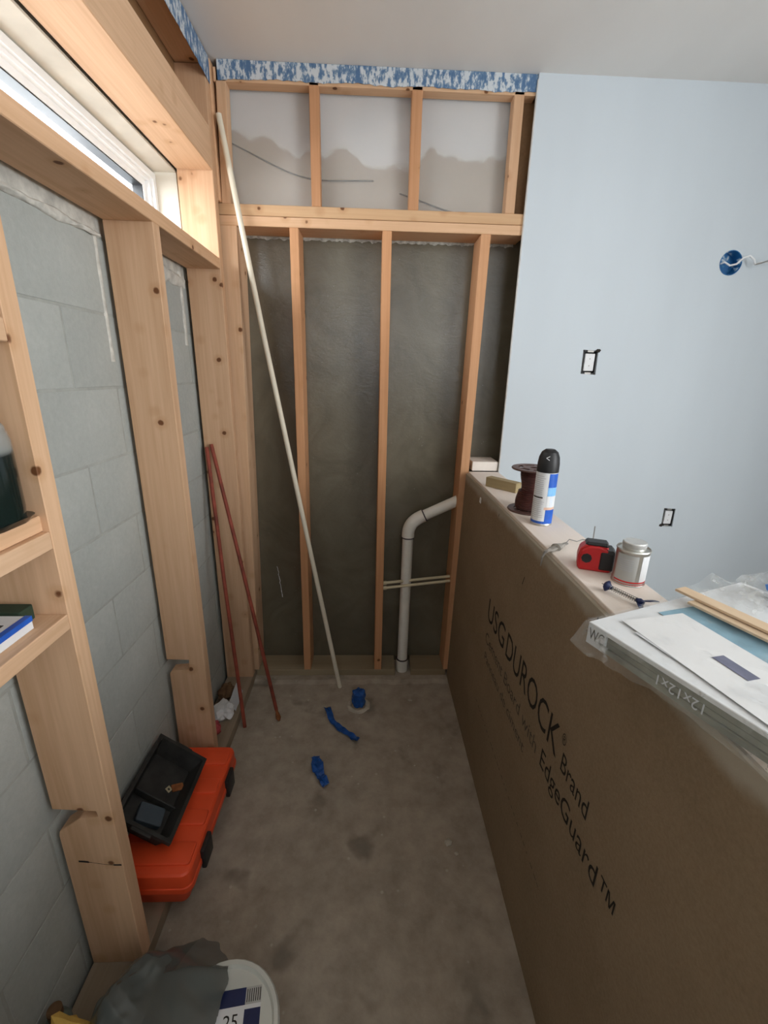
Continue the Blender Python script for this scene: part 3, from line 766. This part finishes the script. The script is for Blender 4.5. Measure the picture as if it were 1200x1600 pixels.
tr = empty('tool_tray', (-0.712, 1.165, 0.2545)); tag(tr, 'open black plastic tray of small parts propped on the orange toolbox', 'tray')
TA = math.radians(38)
tr.rotation_euler = (0, TA, 0)
def tray_shell():
    bm = bmesh.new()
    W, Ln, Hh, t = 0.090, 0.150, 0.065, 0.004
    def ring(w, l, z): return [bm.verts.new(p) for p in ((-w, -l, z), (w, -l, z), (w, l, z), (-w, l, z))]
    rings = [ring(W - 0.014, Ln - 0.014, 0), ring(W - 0.002, Ln - 0.002, Hh - 0.012), ring(W + 0.008, Ln + 0.008, Hh - 0.012), ring(W + 0.008, Ln + 0.008, Hh), ring(W - t, Ln - t, Hh), ring(W - 0.016 - t, Ln - 0.016 - t, t)]
    bm.faces.new(rings[0][::-1]); bm.faces.new(rings[-1])
    for a, b in zip(rings, rings[1:]):
        for k in range(4): bm.faces.new((a[k], a[(k + 1) % 4], b[(k + 1) % 4], b[k]))
    bmesh.ops.bevel(bm, geom=[e for e in bm.edges if abs(e.verts[0].co.z - e.verts[1].co.z) > 0.02], offset=0.006, segments=2, affect='EDGES', profile=0.5)
    return bm
obj('shell', tray_shell(), DUSTY, tr)
for sy in (-1, 1):
    bm = bmesh.new(); bx(bm, (-0.035, sy * 0.150, 0.050), (0.035, sy * 0.166, 0.063), 0.003); obj('grip', bm, DUSTY, tr)
box('divider', (-0.074, -0.03, 0.004), (0.074, -0.026, 0.030), DUSTY, tr)
# things lying in the tray
trm = Matrix.Translation(tr.location) @ tr.rotation_euler.to_matrix().to_4x4()
def in_tray(o, p, rz=0.0):
    o.matrix_world = trm @ Matrix.Translation(p) @ Matrix.Rotation(rz, 4, 'Z'); return o
bm = bmesh.new(); lathe(bm, [(0.0055, 0), (0.013, 0), (0.013, 0.002), (0.0055, 0.002), (0.0055, 0)], 4)
o = obj('square_washer', bm, plain('dull_brass', (0.42, 0.36, 0.24), 0.5, 0.4)); in_tray(o, (0.030, 0.035, 0.0062), 0.4); tag(o, 'pale square washer with a dark hole in the black tray', 'washer')
o = obj('hinge_plate', rbox(bmesh.new(), -0.022, 0.022, -0.012, 0.012, 0, 0.004, 0.004), RUSTTIP); in_tray(o, (0.055, 0.055, 0.0062), 0.7); tag(o, 'rusty brown metal plate beside the washer in the tray', 'hardware')
o = obj('small_case', rbox(bmesh.new(), -0.042, 0.042, -0.030, 0.030, 0, 0.018, 0.006, 0, 0, 0.003), plain('grey_blue_plastic', (0.055, 0.075, 0.095), 0.4, 0.4)); in_tray(o, (0.010, -0.075, 0.0062), 0.15); tag(o, 'dull blue-grey plastic case lying in the black tray', 'case')

# ------------------------------------------------------------------ bag, bucket and oddments in the near corner
def bag_fn(u, v):
    a = 2 * math.pi * u
    ca, sa = math.cos(a), math.sin(a)
    R = 1 + 0.16 * nz((ca, sa, 0), 1.6, 3.0) + 0.07 * nz((ca, sa, 0), 5.0, 1.0)
    R += 0.20 * math.exp(-((a - 1.35) / 0.75) ** 2)
    s_ = v ** 0.75 * R
    x, y = -0.505 + 0.18 * ca * s_, 0.635 + 0.185 * sa * s_
    h = max(0.0, 1 - v ** 5.0) * (0.240 + 0.04 * nz((x, y, 0), 7, 2))
    fold = 0.065 * abs(nz((x * 0.5 + y * 0.9, y * 0.30 - x * 0.15, 0), 10, 4)) + 0.028 * abs(nz((x * 1.2 - y * 0.5, y * 0.5, 0), 19, 9)) + 0.004 * nz((x, y, 0), 45, 5)
    z = h - fold * (1 - v ** 6)
    w = min(1.0, max(0.0, (x + 0.56) / 0.12)); w = w * w * (3 - 2 * w)
    z = z * (1 - w) + w * (0.220 + 0.022 * abs(nz((x * 0.7 + y, y * 0.4, 0), 13, 1)) - 0.10 * max(0.0, (y - 0.72) / 0.12))
    return (x, y, ZF + 0.002 + max(0.0, z))
bgo = obj('plastic_bag', grid_surf(bag_fn, 130, 46), BAGM, None, True); tag(bgo, 'rumpled smoky grey plastic bag slumped over the bucket', 'bag')
bk = empty('bucket', (-0.322, 0.613, ZF)); tag(bk, 'white lidded bucket with blue and white label near the grey bag', 'bucket')
BH = 0.215
obj('body', lathe(bmesh.new(), [(0, 0), (0.105, 0), (0.122, BH - 0.03), (0.128, BH - 0.03), (0.128, BH - 0.02), (0.124, BH - 0.012)], 40), BUCKETM, bk, True, 0.5)
bl = obj('lid', lathe(bmesh.new(), [(0.131, BH - 0.018), (0.132, BH), (0.128, BH + 0.006), (0.119, BH + 0.006), (0.114, BH - 0.003), (0, BH - 0.003)], 40), BUCKETM, bk, True, 0.5)
lz = BH - 0.0024
def lab_rect(name, x0, x1, y0, y1, dz, mat, pr):
    bm = bmesh.new(); bx(bm, (x0, y0, lz), (x1, y1, lz + 0.0004 + dz)); o = obj(name, bm, mat, pr); return o
lb = lab_rect('label', -0.058, 0.085, -0.070, 0.072, 0.0, LWHITE, bk)
lb.rotation_euler = (0, 0, math.radians(7))
lab_rect('label_band', -0.058, 0.048, 0.040, 0.072, 0.0003, DARKBLUE, lb)
lab_rect('barcode_panel', 0.048, 0.085, 0.040, 0.072, 0.0003, LGREY, lb)
lab_rect('label_square', 0.048, 0.085, -0.008, 0.032, 0.0003, DARKBLUE, lb)
for k in range(7): lab_rect('bar', 0.051 + k * 0.005, 0.053 + k * 0.005, 0.044, 0.068, 0.0005, INK, lb)
text('label_number', '25', 0.036, INK, (0.002, 0.002, lz + 0.0008), (1, 0, 0), (0, 1, 0), lb)
for k in range(3): lab_rect('label_line', -0.010, 0.040, -0.034 - k * 0.012, -0.029 - k * 0.012, 0.0003, LTEXT, lb)
o = crumple('yellow_cloth', (-0.688, 0.622, ZF + 0.115), (0.055, 0.050, 0.115), YELLOW, None, 0.45, 9.2); tag(o, 'crumpled yellow cloth in the near corner by the block wall', 'cloth')
bo = empty('spray_bottle', (-0.735, 0.672, 0.038)); tag(bo, 'grey-green plastic bottle standing behind the yellow cloth', 'bottle')
obj('body', lathe(bmesh.new(), [(0, 0), (0.026, 0), (0.028, 0.01), (0.028, 0.085), (0.022, 0.105), (0.013, 0.118)], 20), GREENGR, bo, True, 0.5)
obj('cap', lathe(bmesh.new(), [(0.015, 0.116), (0.016, 0.118), (0.016, 0.138), (0, 0.140)], 20), DUSTY_B, bo, True, 0.5)

# ------------------------------------------------------------------ shelf things
jg = empty('jug', (-0.672, 0.757, 1.3665)); tag(jg, 'dark liquid-filled plastic jug with green label on the shelf block', 'jug')
obj('body', rbox(bmesh.new(), -0.055, 0.055, -0.062, 0.062, 0.0, 0.012, 0.03, 0.008, 0.008), JUG, jg, True, 0.5)
bm = bmesh.new(); prof = [(0.062, 0.010), (0.064, 0.03), (0.064, 0.15), (0.058, 0.175), (0.040, 0.200), (0.022, 0.215), (0.020, 0.225), (0, 0.225)]
lathe(bm, prof, 28)
for v in bm.verts: v.co.x *= 0.86
obj('shoulder', bm, JUG, jg, True, 0.6)
obj('cap', lathe(bmesh.new(), [(0.023, 0.218), (0.023, 0.242), (0, 0.243)], 20), BLACKP, jg, True, 0.5)
bm = arc_band(bmesh.new(), 0.0648, 0.020, 0.085, math.radians(-150), math.radians(-62))
for v in bm.verts: v.co.x *= 0.86
obj('label', bm, GREENL, jg)
bxs = empty('small_carton', (-0.705, 0.665, 1.1515)); tag(bxs, 'flat blue and white carton lying on the lower shelf block', 'carton')
obj('box', bx(bmesh.new(), (-0.055, -0.11, 0), (0.055, 0.11, 0.027), 0.001), LWHITE, bxs)
obj('blue_band', bx(bmesh.new(), (0.043, -0.1105, 0.017), (0.0556, 0.1105, 0.0277), 0.0), LBLUE, bxs)
obj('dark_picture', bx(bmesh.new(), (-0.045, -0.09, 0.0265), (0.030, 0.075, 0.0278), 0.0), BLACKP, bxs)
o = obj('sanding_block', rbox(bmesh.new(), -0.04, 0.04, -0.03, 0.03, 0, 0.03, 0.006, 0, 0, 0.002), plain('dark_green_pad', (0.03, 0.05, 0.03), 0.8)); o.location = (-0.712, 0.803 - 0.004, 1.1515)
o.rotation_euler = (0, 0, 0.0); tag(o, 'dark green pad at the back of the lower shelf block', 'pad')
o.scale = (0.9, 0.6, 1.0)

# ------------------------------------------------------------------ things on the pony wall cap
wd = obj('wood_offcut', bx(bmesh.new(), (-0.075, -0.019, 0), (0.075, 0.019, 0.040), 0.0015), pine('weathered_offcut', 0, (0.44, 0.36, 0.21), (0.33, 0.26, 0.14)))
wd.location = (0.562, 1.765, ZT + 0.0005); wd.rotation_euler = (0, 0, math.radians(-52)); tag(wd, 'short weathered wood offcut on the far end of the cap', 'wood offcut')

sp = empty('wire_spool', (0.568, 1.468, ZT)); tag(sp, 'spool of dark brown wire standing behind the spray can', 'spool')
SH = 0.152
def flange(z0, z1):
    bm = bmesh.new(); lathe(bm, [(0.052, z0), (0.072, z0), (0.074, (z0 + z1) / 2), (0.072, z1), (0.052, z1), (0.052, z0)], 40)
    lathe(bm, [(0.012, z0), (0.036, z0), (0.036, z1), (0.012, z1), (0.012, z0)], 32)
    for k in range(6):
        a = k * math.pi / 3; c, s = math.cos(a), math.sin(a); w = 0.006
        vs = []
        for r_ in (0.035, 0.053):
            for sg in (-1, 1):
                for z in (z0 + 0.0005, z1 - 0.0005): vs.append(bm.verts.new((c * r_ - s * w * sg, s * r_ + c * w * sg, z)))
        for q in ((0, 1, 3, 2), (4, 6, 7, 5), (0, 4, 5, 1), (2, 3, 7, 6), (0, 2, 6, 4), (1, 5, 7, 3)): bm.faces.new([vs[i] for i in q])
    return bm
obj('flange', flange(0.0, 0.006), SPOOLM, sp, True, 0.5); obj('flange', flange(SH - 0.006, SH), SPOOLM, sp, True, 0.5)
prof = [(0.030, 0.006)]
for k in range(24):
    z = 0.008 + (SH - 0.016) * k / 23; rr_ = 0.036 + (0.008 if z < 0.07 else 0.0) + 0.004 * math.sin(z * 60)
    prof += [(rr_, z), (rr_ + 0.0022, z + 0.0028)]
prof += [(0.030, SH - 0.006)]
obj('wire_winding', lathe(bmesh.new(), prof, 32), BROWNP, sp, True, 0.9)

sc = empty('spray_can', (0.556, 1.322, ZT), (0, 0, math.radians(-22))); tag(sc, 'tall aerosol can with blue and white label and black cap', 'aerosol can')
obj('body', lathe(bmesh.new(), [(0, 0.003), (0.028, 0.003), (0.030, 0), (0.0325, 0.003), (0.0325, 0.006), (0.032, 0.008), (0.032, 0.168), (0.030, 0.175), (0.026, 0.178)], 36), LWHITE, sc, True, 0.5)
obj('rim', lathe(bmesh.new(), [(0.0305, 0.0), (0.0332, 0.002), (0.0332, 0.006), (0.032, 0.0085)], 36), STEEL, sc, True, 0.5)
cp = obj('cap', lathe(bmesh.new(), [(0.0325, 0.170), (0.0328, 0.172), (0.0325, 0.195), (0.030, 0.216), (0.024, 0.231), (0.014, 0.239), (0, 0.240)], 36), BLACKP, sc, True, 0.5)
A = math.radians
blu = obj('blue_band', arc_band(bmesh.new(), 0.03235, 0.010, 0.168, A(-75), A(120), 24), LBLUE, sc)
obj('sky_band', arc_band(bmesh.new(), 0.03245, 0.060, 0.125, A(-75), A(120), 20), SKYB, blu)
obj('white_burst', arc_band(bmesh.new(), 0.03250, 0.062, 0.098, A(-75), A(90), 20), LWHITE, blu)
obj('peach_stripe', arc_band(bmesh.new(), 0.03255, 0.054, 0.062, A(-85), A(120), 20), CREAMT, blu)
obj('foot_band', arc_band(bmesh.new(), 0.0324, 0.008, 0.016, A(-180), A(180), 36), LBLUE, sc)
pn = obj('text_panel', arc_band(bmesh.new(), 0.03240, 0.016, 0.168, A(-175), A(-78), 14), LWHITE, sc)
for k in range(22):
    z = 0.158 - k * 0.0062
    obj('text_line', arc_band(bmesh.new(), 0.03250, z, z + (0.0042 if k == 11 else 0.0015), A(-165), A(-165 + random.uniform(60, 80)), 8), INK if k == 11 else LTEXT, pn)
bm = text_bm('5', 0.03)
def wrap(s, h, z, a0, r, mat, parent, wdt):
    b = text_bm(s, h, 0, wdt)
    for v in b.verts:
        x, y = v.co.x, v.co.y; aa = a0 + x / r; v.co = (r * math.cos(aa), r * math.sin(aa), z + y)
    me = bpy.data.meshes.new('lettering'); b.to_mesh(me); b.free(); return link('lettering', me, mat, parent)
bm.free()
wrap('<', 0.030, 0.205, A(-105), 0.0326, LWHITE, cp, 0.010)

# twisted wire scrap hanging over the cap's edge
ws = empty('wire_scrap', (0.53, 1.09, ZT)); tag(ws, 'bent scrap of thin wire with a frayed grey end on the cap', 'wire')
part(obj('wire', tube(bmesh.new(), [(0.545, 1.115, ZT + 0.010), (0.565, 1.135, ZT + 0.016), (0.585, 1.13, ZT + 0.012), (0.607, 1.145, ZT + 0.012), (0.630, 1.138, ZT + 0.013), (0.634, 1.137, ZT + 0.015), (0.633, 1.137, ZT + 0.055)], 0.0014, 6), GALV), ws)
def fray(u, v):
    p = Vector((0.472, 1.070, ZT + 0.004)).lerp(Vector((0.552, 1.120, ZT + 0.010)), u)
    w = 0.006 + 0.012 * math.sin(math.pi * min(1, u * 1.1)) ** 2 * (1 if u > 0.45 else 0.4)
    a = v * 2 * math.pi
    return p + Vector((-0.5 * math.cos(a) * w, 0.8 * math.cos(a) * w, max(-0.3, math.sin(a)) * w * 0.6 + 0.003 * nz((u, v, 0), 9)))
part(obj('frayed_end', grid_surf(fray, 18, 8), plain('frayed_grey', (0.30, 0.28, 0.25), 0.7, 0.3, var=0.3, scale=60)), ws)
part(obj('dangling_tip', tube(bmesh.new(), [(0.474, 1.072, ZT + 0.004), (0.466, 1.068, ZT - 0.010), (0.464, 1.067, ZT - 0.035)], [0.004, 0.003, 0.001], 6), GALV), ws)

# tape measure
tm = empty('tape_measure', (0.560, 0.983, ZT), (0, 0, math.radians(-22))); tag(tm, 'red and black tape measure lying on the cap beside the metal can', 'tape measure')
prof = [(-0.038, 0.0), (0.036, 0.0), (0.038, 0.004), (0.036, 0.040), (0.024, 0.060), (0.004, 0.066), (-0.022, 0.064), (-0.036, 0.052), (-0.040, 0.030)]
def slab(y0, y1, k=1.0):
    return prism([(x * k, 0.0003 + z * (k if z > 0.001 else 1)) for x, z in prof], 1, y0, y1, 0.003)
obj('case', slab(-0.016, 0.022), REDP, tm)
obj('side_cover', slab(-0.026, -0.0165, 0.95), REDP, tm)
obj('black_grip', slab(0.0225, 0.029, 0.93), BLACKP, tm)
bm = bmesh.new(); bx(bm, (0.004, -0.0285, 0.002), (0.0425, 0.0285, 0.056), 0.007); obj('mouth', bm, BLACKP, tm)
bm = bmesh.new(); bx(bm, (-0.026, -0.016, 0.057), (0.026, 0.022, 0.0695), 0.005); obj('lock_button', bm, BLACKP, tm)
bm = bmesh.new(); bx(bm, (0.040, -0.010, 0.006), (0.0445, 0.012, 0.020), 0.0008); obj('hook', bm, STEEL, tm)
bd = obj('side_badge', lathe(bmesh.new(), [(0.012, 0), (0.012, 0.0015), (0, 0.0015)], 8), BLACKP, tm)
bd.rotation_euler = (math.radians(90), 0, 0); bd.location = (-0.021, -0.0258, 0.032)

# metal can of solvent cement
mc = empty('metal_can', (0.604, 0.908, ZT)); tag(mc, 'small bare metal can with pale label and red stripes on the cap', 'can')
obj('body', lathe(bmesh.new(), [(0, 0.002), (0.032, 0.002), (0.0345, 0.0), (0.0355, 0.002), (0.034, 0.005), (0.034, 0.078), (0.0355, 0.081), (0.0345, 0.084), (0.032, 0.081), (0.024, 0.083), (0.023, 0.088)], 36), STEEL, mc, True, 0.5)
obj('lid', lathe(bmesh.new(), [(0.0235, 0.086), (0.025, 0.089), (0.025, 0.097), (0.0235, 0.099), (0, 0.0985)], 32), plain('brushed_lid', (0.62, 0.62, 0.60), 0.4, 0.5, metal=0.5), mc, True, 0.5)
ml = obj('label', arc_band(bmesh.new(), 0.0343, 0.012, 0.074, A(-178), A(-98), 14), LGREY, mc)
obj('label', arc_band(bmesh.new(), 0.0343, 0.012, 0.074, A(-84), A(160), 26), LWHITE, mc)
obj('red_stripe', arc_band(bmesh.new(), 0.0345, 0.009, 0.0125, A(-178), A(160), 36), REDP, ml)
obj('red_stripe', arc_band(bmesh.new(), 0.0345, 0.003, 0.0055, A(-178), A(160), 36), REDP, ml)
for k in range(6): obj('text_line', arc_band(bmesh.new(), 0.03445, 0.062 - k * 0.005, 0.0635 - k * 0.005, A(-168), A(-115), 8), LTEXT, ml)

# spring with navy plastic ends
sg = empty('spring_anchor', (0.545, 0.820, ZT)); tag(sg, 'thin coil spring with navy plastic ends lying on the cap', 'spring')
a, b = Vector((0.527, 0.856, ZT + 0.0135)), Vector((0.560, 0.795, ZT + 0.011)); d = (b - a)
dn = d.normalized(); s1 = dn.cross(Vector((0, 0, 1))).normalized(); s2 = s1.cross(dn)
part(obj('coil', tube(bmesh.new(), [a + d * (k / 150) + (s1 * math.cos(k * 0.63) + s2 * math.sin(k * 0.63)) * 0.0048 for k in range(151)], 0.0007, 5), GALV), sg)
part(obj('core_pin', tube(bmesh.new(), [a, b], 0.0016, 6), GALV), sg)
M4 = Matrix.Translation(a) @ dn.to_track_quat('Z', 'Y').to_matrix().to_4x4()
bm = lathe(bmesh.new(), [(0, -0.006), (0.008, -0.005), (0.0125, 0.0), (0.008, 0.004), (0.003, 0.012), (0, 0.012)], 20); bmesh.ops.transform(bm, matrix=M4, verts=bm.verts)
part(obj('round_head', bm, DARKBLUE, None, True), sg)
part(obj('pin_point', tube(bmesh.new(), [a - dn * 0.005, a - dn * 0.013], [0.0015, 0.0008], 6), GALV), sg)
hub = tube(bmesh.new(), [b - dn * 0.004, b + dn * 0.004, b + dn * 0.012], [0.004, 0.007, 0.005], 10)
part(obj('hub', hub, DARKBLUE, None, True), sg)
for w_, h_ in ((1, 0.010), (-1, -0.006)):
    def wing(u, v, w_=w_, h_=h_):
        return b + dn * (0.002 + 0.030 * u) + s1 * w_ * -1 * (0.004 + 0.014 * math.sin(u * 1.7) + (v - 0.5) * 0.012 * math.sin(math.pi * (0.15 + 0.85 * u))) + Vector((0, 0, h_ * u))
    part(obj('wing', grid_surf(wing, 10, 4, 0.0018), DARKBLUE, None, True), sg)

# ------------------------------------------------------------------ wrapped tile package on the near end of the cap
PO = Vector((0.388, 0.660, 0)); EX = Vector((0.932, 0.362, 0)).normalized(); EY = Vector((EX.y, -EX.x, 0))
ZP0, ZP1 = ZT + 0.0005, 1.240
PL, PWD = 0.60, 0.43
def pk(u, v, z): return PO + EX * u + EY * v + Vector((0, 0, z))
tp = empty('tile_package', tuple(PO + EX * 0.2 + Vector((0, 0, ZP0)))); tag(tp, 'stack of white tiles in clear plastic wrap hanging over the cement board', 'tile package')
def pbox(name, u0, u1, v0, v1, z0, z1, mat, label=None, bev=0.001):
    bm = bx(bmesh.new(), (0, 0, z0), (1, 1, z1))
    for v in bm.verts:
        p = pk(u0 + (u1 - u0) * v.co.x, v0 + (v1 - v0) * v.co.y, v.co.z); v.co = p
    if bev: bmesh.ops.bevel(bm, geom=list(bm.edges), offset=bev, segments=1, affect='EDGES')
    return part(obj(name, bm, mat), tp, label)
for k in range(3):
    z = ZP0 + 0.0115 * k
    pbox('tile', 0.004 + 0.002 * (k % 2), PWD - 0.003 * k, 0.004, PL, z, z + 0.0105, GREYF if k < 3 else TILE, None)
pbox('cover_sheet', -0.001, PWD, -0.001, PL + 0.002, ZP0 + 0.035, ZP1 - 0.001, TILE, 'smooth white top of the tile stack')
# wrap: top skin and hanging ragged skirt along the open side
def skirt(u, v):
    s = u * PL; dr = 0.034 + 0.014 * nz((s, 0, 0), 9, 1) + 0.020 * max(0, (s - 0.25)) + 0.006 * nz((s, 0, 0), 33)
    out = 0.004 + 0.010 * v * (1 + nz((s, v, 0), 12, 5)) + 0.008 * math.sin(v * 3.1) * nz((s, v, 0), 25, 2)
    if s < 0.03: dr *= 0.6 + s * 13
    return pk(-out - 0.02 * v * max(0, 1 - s / 0.05), s - 0.006, ZP1 - v * (dr + 0.012))
part(obj('wrap_skirt', grid_surf(skirt, 90, 10), WRAP, None, True), tp, 'clear wrap hanging loose below the tiles')
def skirt2(u, v):
    s = u * PWD; dr = 0.030 + 0.008 * nz((s, 0, 0), 9, 11)
    return pk(s - 0.004, -0.004 - 0.006 * v * (1 + nz((s, v, 0), 15, 4)), ZP1 - v * dr)
part(obj('wrap_skirt', grid_surf(skirt2, 60, 8), WRAP, None, True), tp)
def topskin(u, v):
    return pk(-0.004 + (PWD + 0.006) * u, -0.004 + PL * v, ZP1 + 0.0035 + 0.0028 * nz((u * 3, v * 3, 0), 2.1, 3) + 0.0016 * nz((u * 9, v * 9, 0), 2.1, 8))
part(obj('wrap_top', grid_surf(topskin, 50, 60), m_film('clear_top_wrap', (0.78, 0.80, 0.82), 0.04, 0.14, 0.5, 22, 0.28), None, True), tp)
pbox('corner_label', -0.0016, 0.004, 0.000, 0.036, ZP0 + 0.004, ZP1 - 0.002, PAPER2, None, 0)
o = text('lettering', 'WC', 0.030, INK, tuple(pk(-0.0022, 0.004, ZP1 - 0.030)), tuple(EY), (0, 0, 1), None, 0.030); part(o, tp)
o = text('lettering', '12x12x1', 0.024, PAPER2, tuple(pk(-0.0015, 0.198, ZP0 + 0.028)), tuple(-EY), (0, 0, -1), None, 0.068); part(o, tp)
# papers under the skin, and a painted blue reflection of the film
def sheet(name, u0, u1, v0, v1, rot, z, mat, label, curl=0.002):
    c = ((u0 + u1) / 2, (v0 + v1) / 2); ca, sa = math.cos(rot), math.sin(rot)
    def fn(a, b):
        x, y = (a - 0.5) * (u1 - u0), (b - 0.5) * (v1 - v0)
        return pk(c[0] + x * ca - y * sa, c[1] + x * sa + y * ca, z + curl * (0.4 * nz((x * 9, y * 9, 0), 1.3, u0 * 9)) )
    o = obj(name, grid_surf(fn, 14, 14, 0.0004), mat); return tag(o, label, 'paper')
sheet('blue_reflection', 0.120, 0.255, 0.030, 0.42, 0.10, ZP1 + 0.0008, CYAN, 'pale blue film reflection painted as a sheet on the wrapped tiles', 0.0006)
sheet('paper_sheet', 0.018, 0.130, 0.060, 0.46, 0.10, ZP1 + 0.0015, PAPER2, 'wide grey-white paper sheet lying under the wrap', 0.0006)
sheet('paper_sheet', 0.018, 0.146, 0.030, 0.40, 0.17, ZP1 + 0.0022, PAPER, 'white paper sheet with a small dark picture on top of the tiles', 0.0006)
sheet('printed_picture', 0.082, 0.104, 0.150, 0.205, 0.17, ZP1 + 0.0032, SLATE, 'small slate-coloured picture printed on the top paper sheet', 0.0)

# wooden sticks, film and blue spacers lying across the package
def stick(u0, v0, u1, v1, w, z, label):
    a, b = pk(u0, v0, z), pk(u1, v1, z); d = (b - a); n = Vector((-d.y, d.x, 0)).normalized() * w / 2
    bm = bmesh.new(); lo = [bm.verts.new(p) for p in (a - n, b - n, b + n, a + n)]; hi = [bm.verts.new(v.co + Vector((0, 0, 0.005))) for v in lo]
    bm.faces.new(lo[::-1]); bm.faces.new(hi)
    for k in range(4): bm.faces.new((lo[k], lo[(k + 1) % 4], hi[(k + 1) % 4], hi[k]))
    bmesh.ops.bevel(bm, geom=list(bm.edges), offset=0.0008, segments=1, affect='EDGES')
    return tag(obj('wood_strip', bm, pine('strip_wood_%d' % int(z * 1e4), 1, (0.80, 0.66, 0.48), (0.70, 0.55, 0.38), knots=0.0)), label, 'wood strip')
stick(0.222, 0.030, 0.206, 0.42, 0.028, ZP1 + 0.0075, 'lower of two thin wood strips lying across the wrapped tiles')
stick(0.238, -0.006, 0.226, 0.42, 0.028, ZP1 + 0.0135, 'upper of two thin wood strips lying across the wrapped tiles')
def film_fn(u, v):
    return pk(0.262 + 0.14 * u, -0.015 + 0.33 * v, ZP1 + 0.004 + 0.022 * math.sin(math.pi * u) * (0.6 + nz((u, v * 2, 0), 2.4, 6)) + 0.006 * nz((u, v, 0), 9, 2))
tag(obj('loose_film', grid_surf(film_fn, 30, 40), WRAP, None, True), 'loose clear film bunched beyond the wood strips', 'film')
sb = empty('spacer_bag', tuple(pk(0.385, 0.075, ZP1 + 0.004))); tag(sb, 'clear bag of bright blue plastic clips at the package corner', 'clip bag')
for k in range(7):
    bm = bx(bmesh.new(), (-0.014, -0.004, 0), (0.014, 0.004, 0.012), 0.001); bx(bm, (-0.003, -0.003, 0.01), (0.003, 0.003, 0.034), 0.0008)
    o = obj('clip', bm, BRIGHTBLUE, sb); o.location = (random.uniform(0, 0.05), random.uniform(-0.05, 0.02), 0.002 + 0.008 * (k % 3)); o.rotation_euler = (random.uniform(-0.5, 0.5), random.uniform(-0.6, 0.6), random.uniform(0, 3))
o = crumple('clear_bag', (0.020, 0.0, 0.022), (0.055, 0.050, 0.030), WRAP, sb, 0.4, 4.4, 3)

# ------------------------------------------------------------------ boxes in the white drywall
def device(name, bxr, label, seed):
    x0, x1, z0, z1 = bxr; e = empty(name, ((x0 + x1) / 2, YB - 0.006, (z0 + z1) / 2)); tag(e, label, 'wall box', 'open wall boxes')
    w, h = (x1 - x0) / 2, (z1 - z0) / 2
    bm = bmesh.new(); t = 0.004
    bx(bm, (-w, -0.0025, -h), (-w + t, 0.05, h)); bx(bm, (w - t, -0.0025, -h), (w, 0.05, h)); bx(bm, (-w, -0.0025, -h), (w, 0.05, -h + t)); bx(bm, (-w, -0.0025, h - t), (w, 0.05, h)); bx(bm, (-w, 0.045, -h), (w, 0.05, h))
    obj('back_box', bm, BLACKP, e)
    pl = obj('device_plate', bx(bmesh.new(), (-w * 0.66, -0.006, -h * 0.74), (w * 0.66, 0.020, h * 0.74), 0.002), LWHITE, e)
    for s_ in (-1, 1):
        obj('mounting_ear', bx(bmesh.new(), (-w * 0.42, -0.004, s_ * h * 0.97 - 0.006), (w * 0.42, -0.002, s_ * h * 0.97 + 0.006), 0.0005), GALV, e)
        bm = lathe(bmesh.new(), [(0, -0.0), (0.0025, 0.0), (0.002, 0.0015), (0, 0.0018)], 10); bmesh.ops.rotate(bm, verts=bm.verts, cent=(0, 0, 0), matrix=Matrix.Rotation(math.radians(90), 3, 'X'))
        o = obj('screw', bm, GALV, pl); o.location = (0.0, -0.006, s_ * h * 0.30)
    o = crumple('torn_rim', (-w if seed > 1 else w, -0.0065, -h * 0.9 if seed > 1 else h), (0.012, 0.001, 0.008), INK, e, 0.6, seed, 2)
device('switch_box', BX1, 'upper open wall box with white device in the white drywall', 0.5)
device('outlet_box', BX2, 'lower open wall box with white device above the tile package', 1.5)
lx = empty('lamp_box', (RC[0], YB - 0.006, RC[1])); tag(lx, 'round blue ceiling-lamp box in the drywall with white wire sticking out', 'lamp box')
lx['label'] = 'round blue lamp box in the white drywall with a wire sticking out'
bm = lathe(bmesh.new(), [(RR - 0.0005, 0.008), (RR - 0.003, 0.008), (RR - 0.004, -0.04), (0, -0.04)], 32); bmesh.ops.rotate(bm, verts=bm.verts, cent=(0, 0, 0), matrix=Matrix.Rotation(math.radians(90), 3, 'X'))
t = NT('splashed_blue_plastic', 0.4, 0.4); n_ = t.noise(t.mapping(), 38, 3, 0.5, 0.5)
t.color(t.ramp(n_, [(0.50, (0.018, 0.14, 0.36)), (0.58, (0.06, 0.24, 0.46)), (0.66, (0.55, 0.62, 0.66))]))
obj('round_cup', bm, t.m, lx, True, 0.5)
obj('wire', tube(bmesh.new(), [(-0.042, 0.012, -0.004), (-0.020, 0.004, 0.004), (0.0, -0.004, -0.010), (0.020, -0.016, -0.006), (0.036, -0.028, 0.016), (0.056, -0.036, 0.022), (0.074, -0.040, 0.008), (0.082, -0.042, -0.012)], 0.0042, 8), LWHITE, lx, True)
obj('wire_end', tube(bmesh.new(), [(0.080, -0.042, -0.012), (0.105, -0.046, -0.006), (0.135, -0.050, 0.004)], 0.0026, 8), GALV, lx, True)
obj('wire_end', tube(bmesh.new(), [(0.082, -0.042, -0.010), (0.110, -0.038, 0.000), (0.145, -0.036, -0.002)], 0.0026, 8), LWHITE, lx, True)
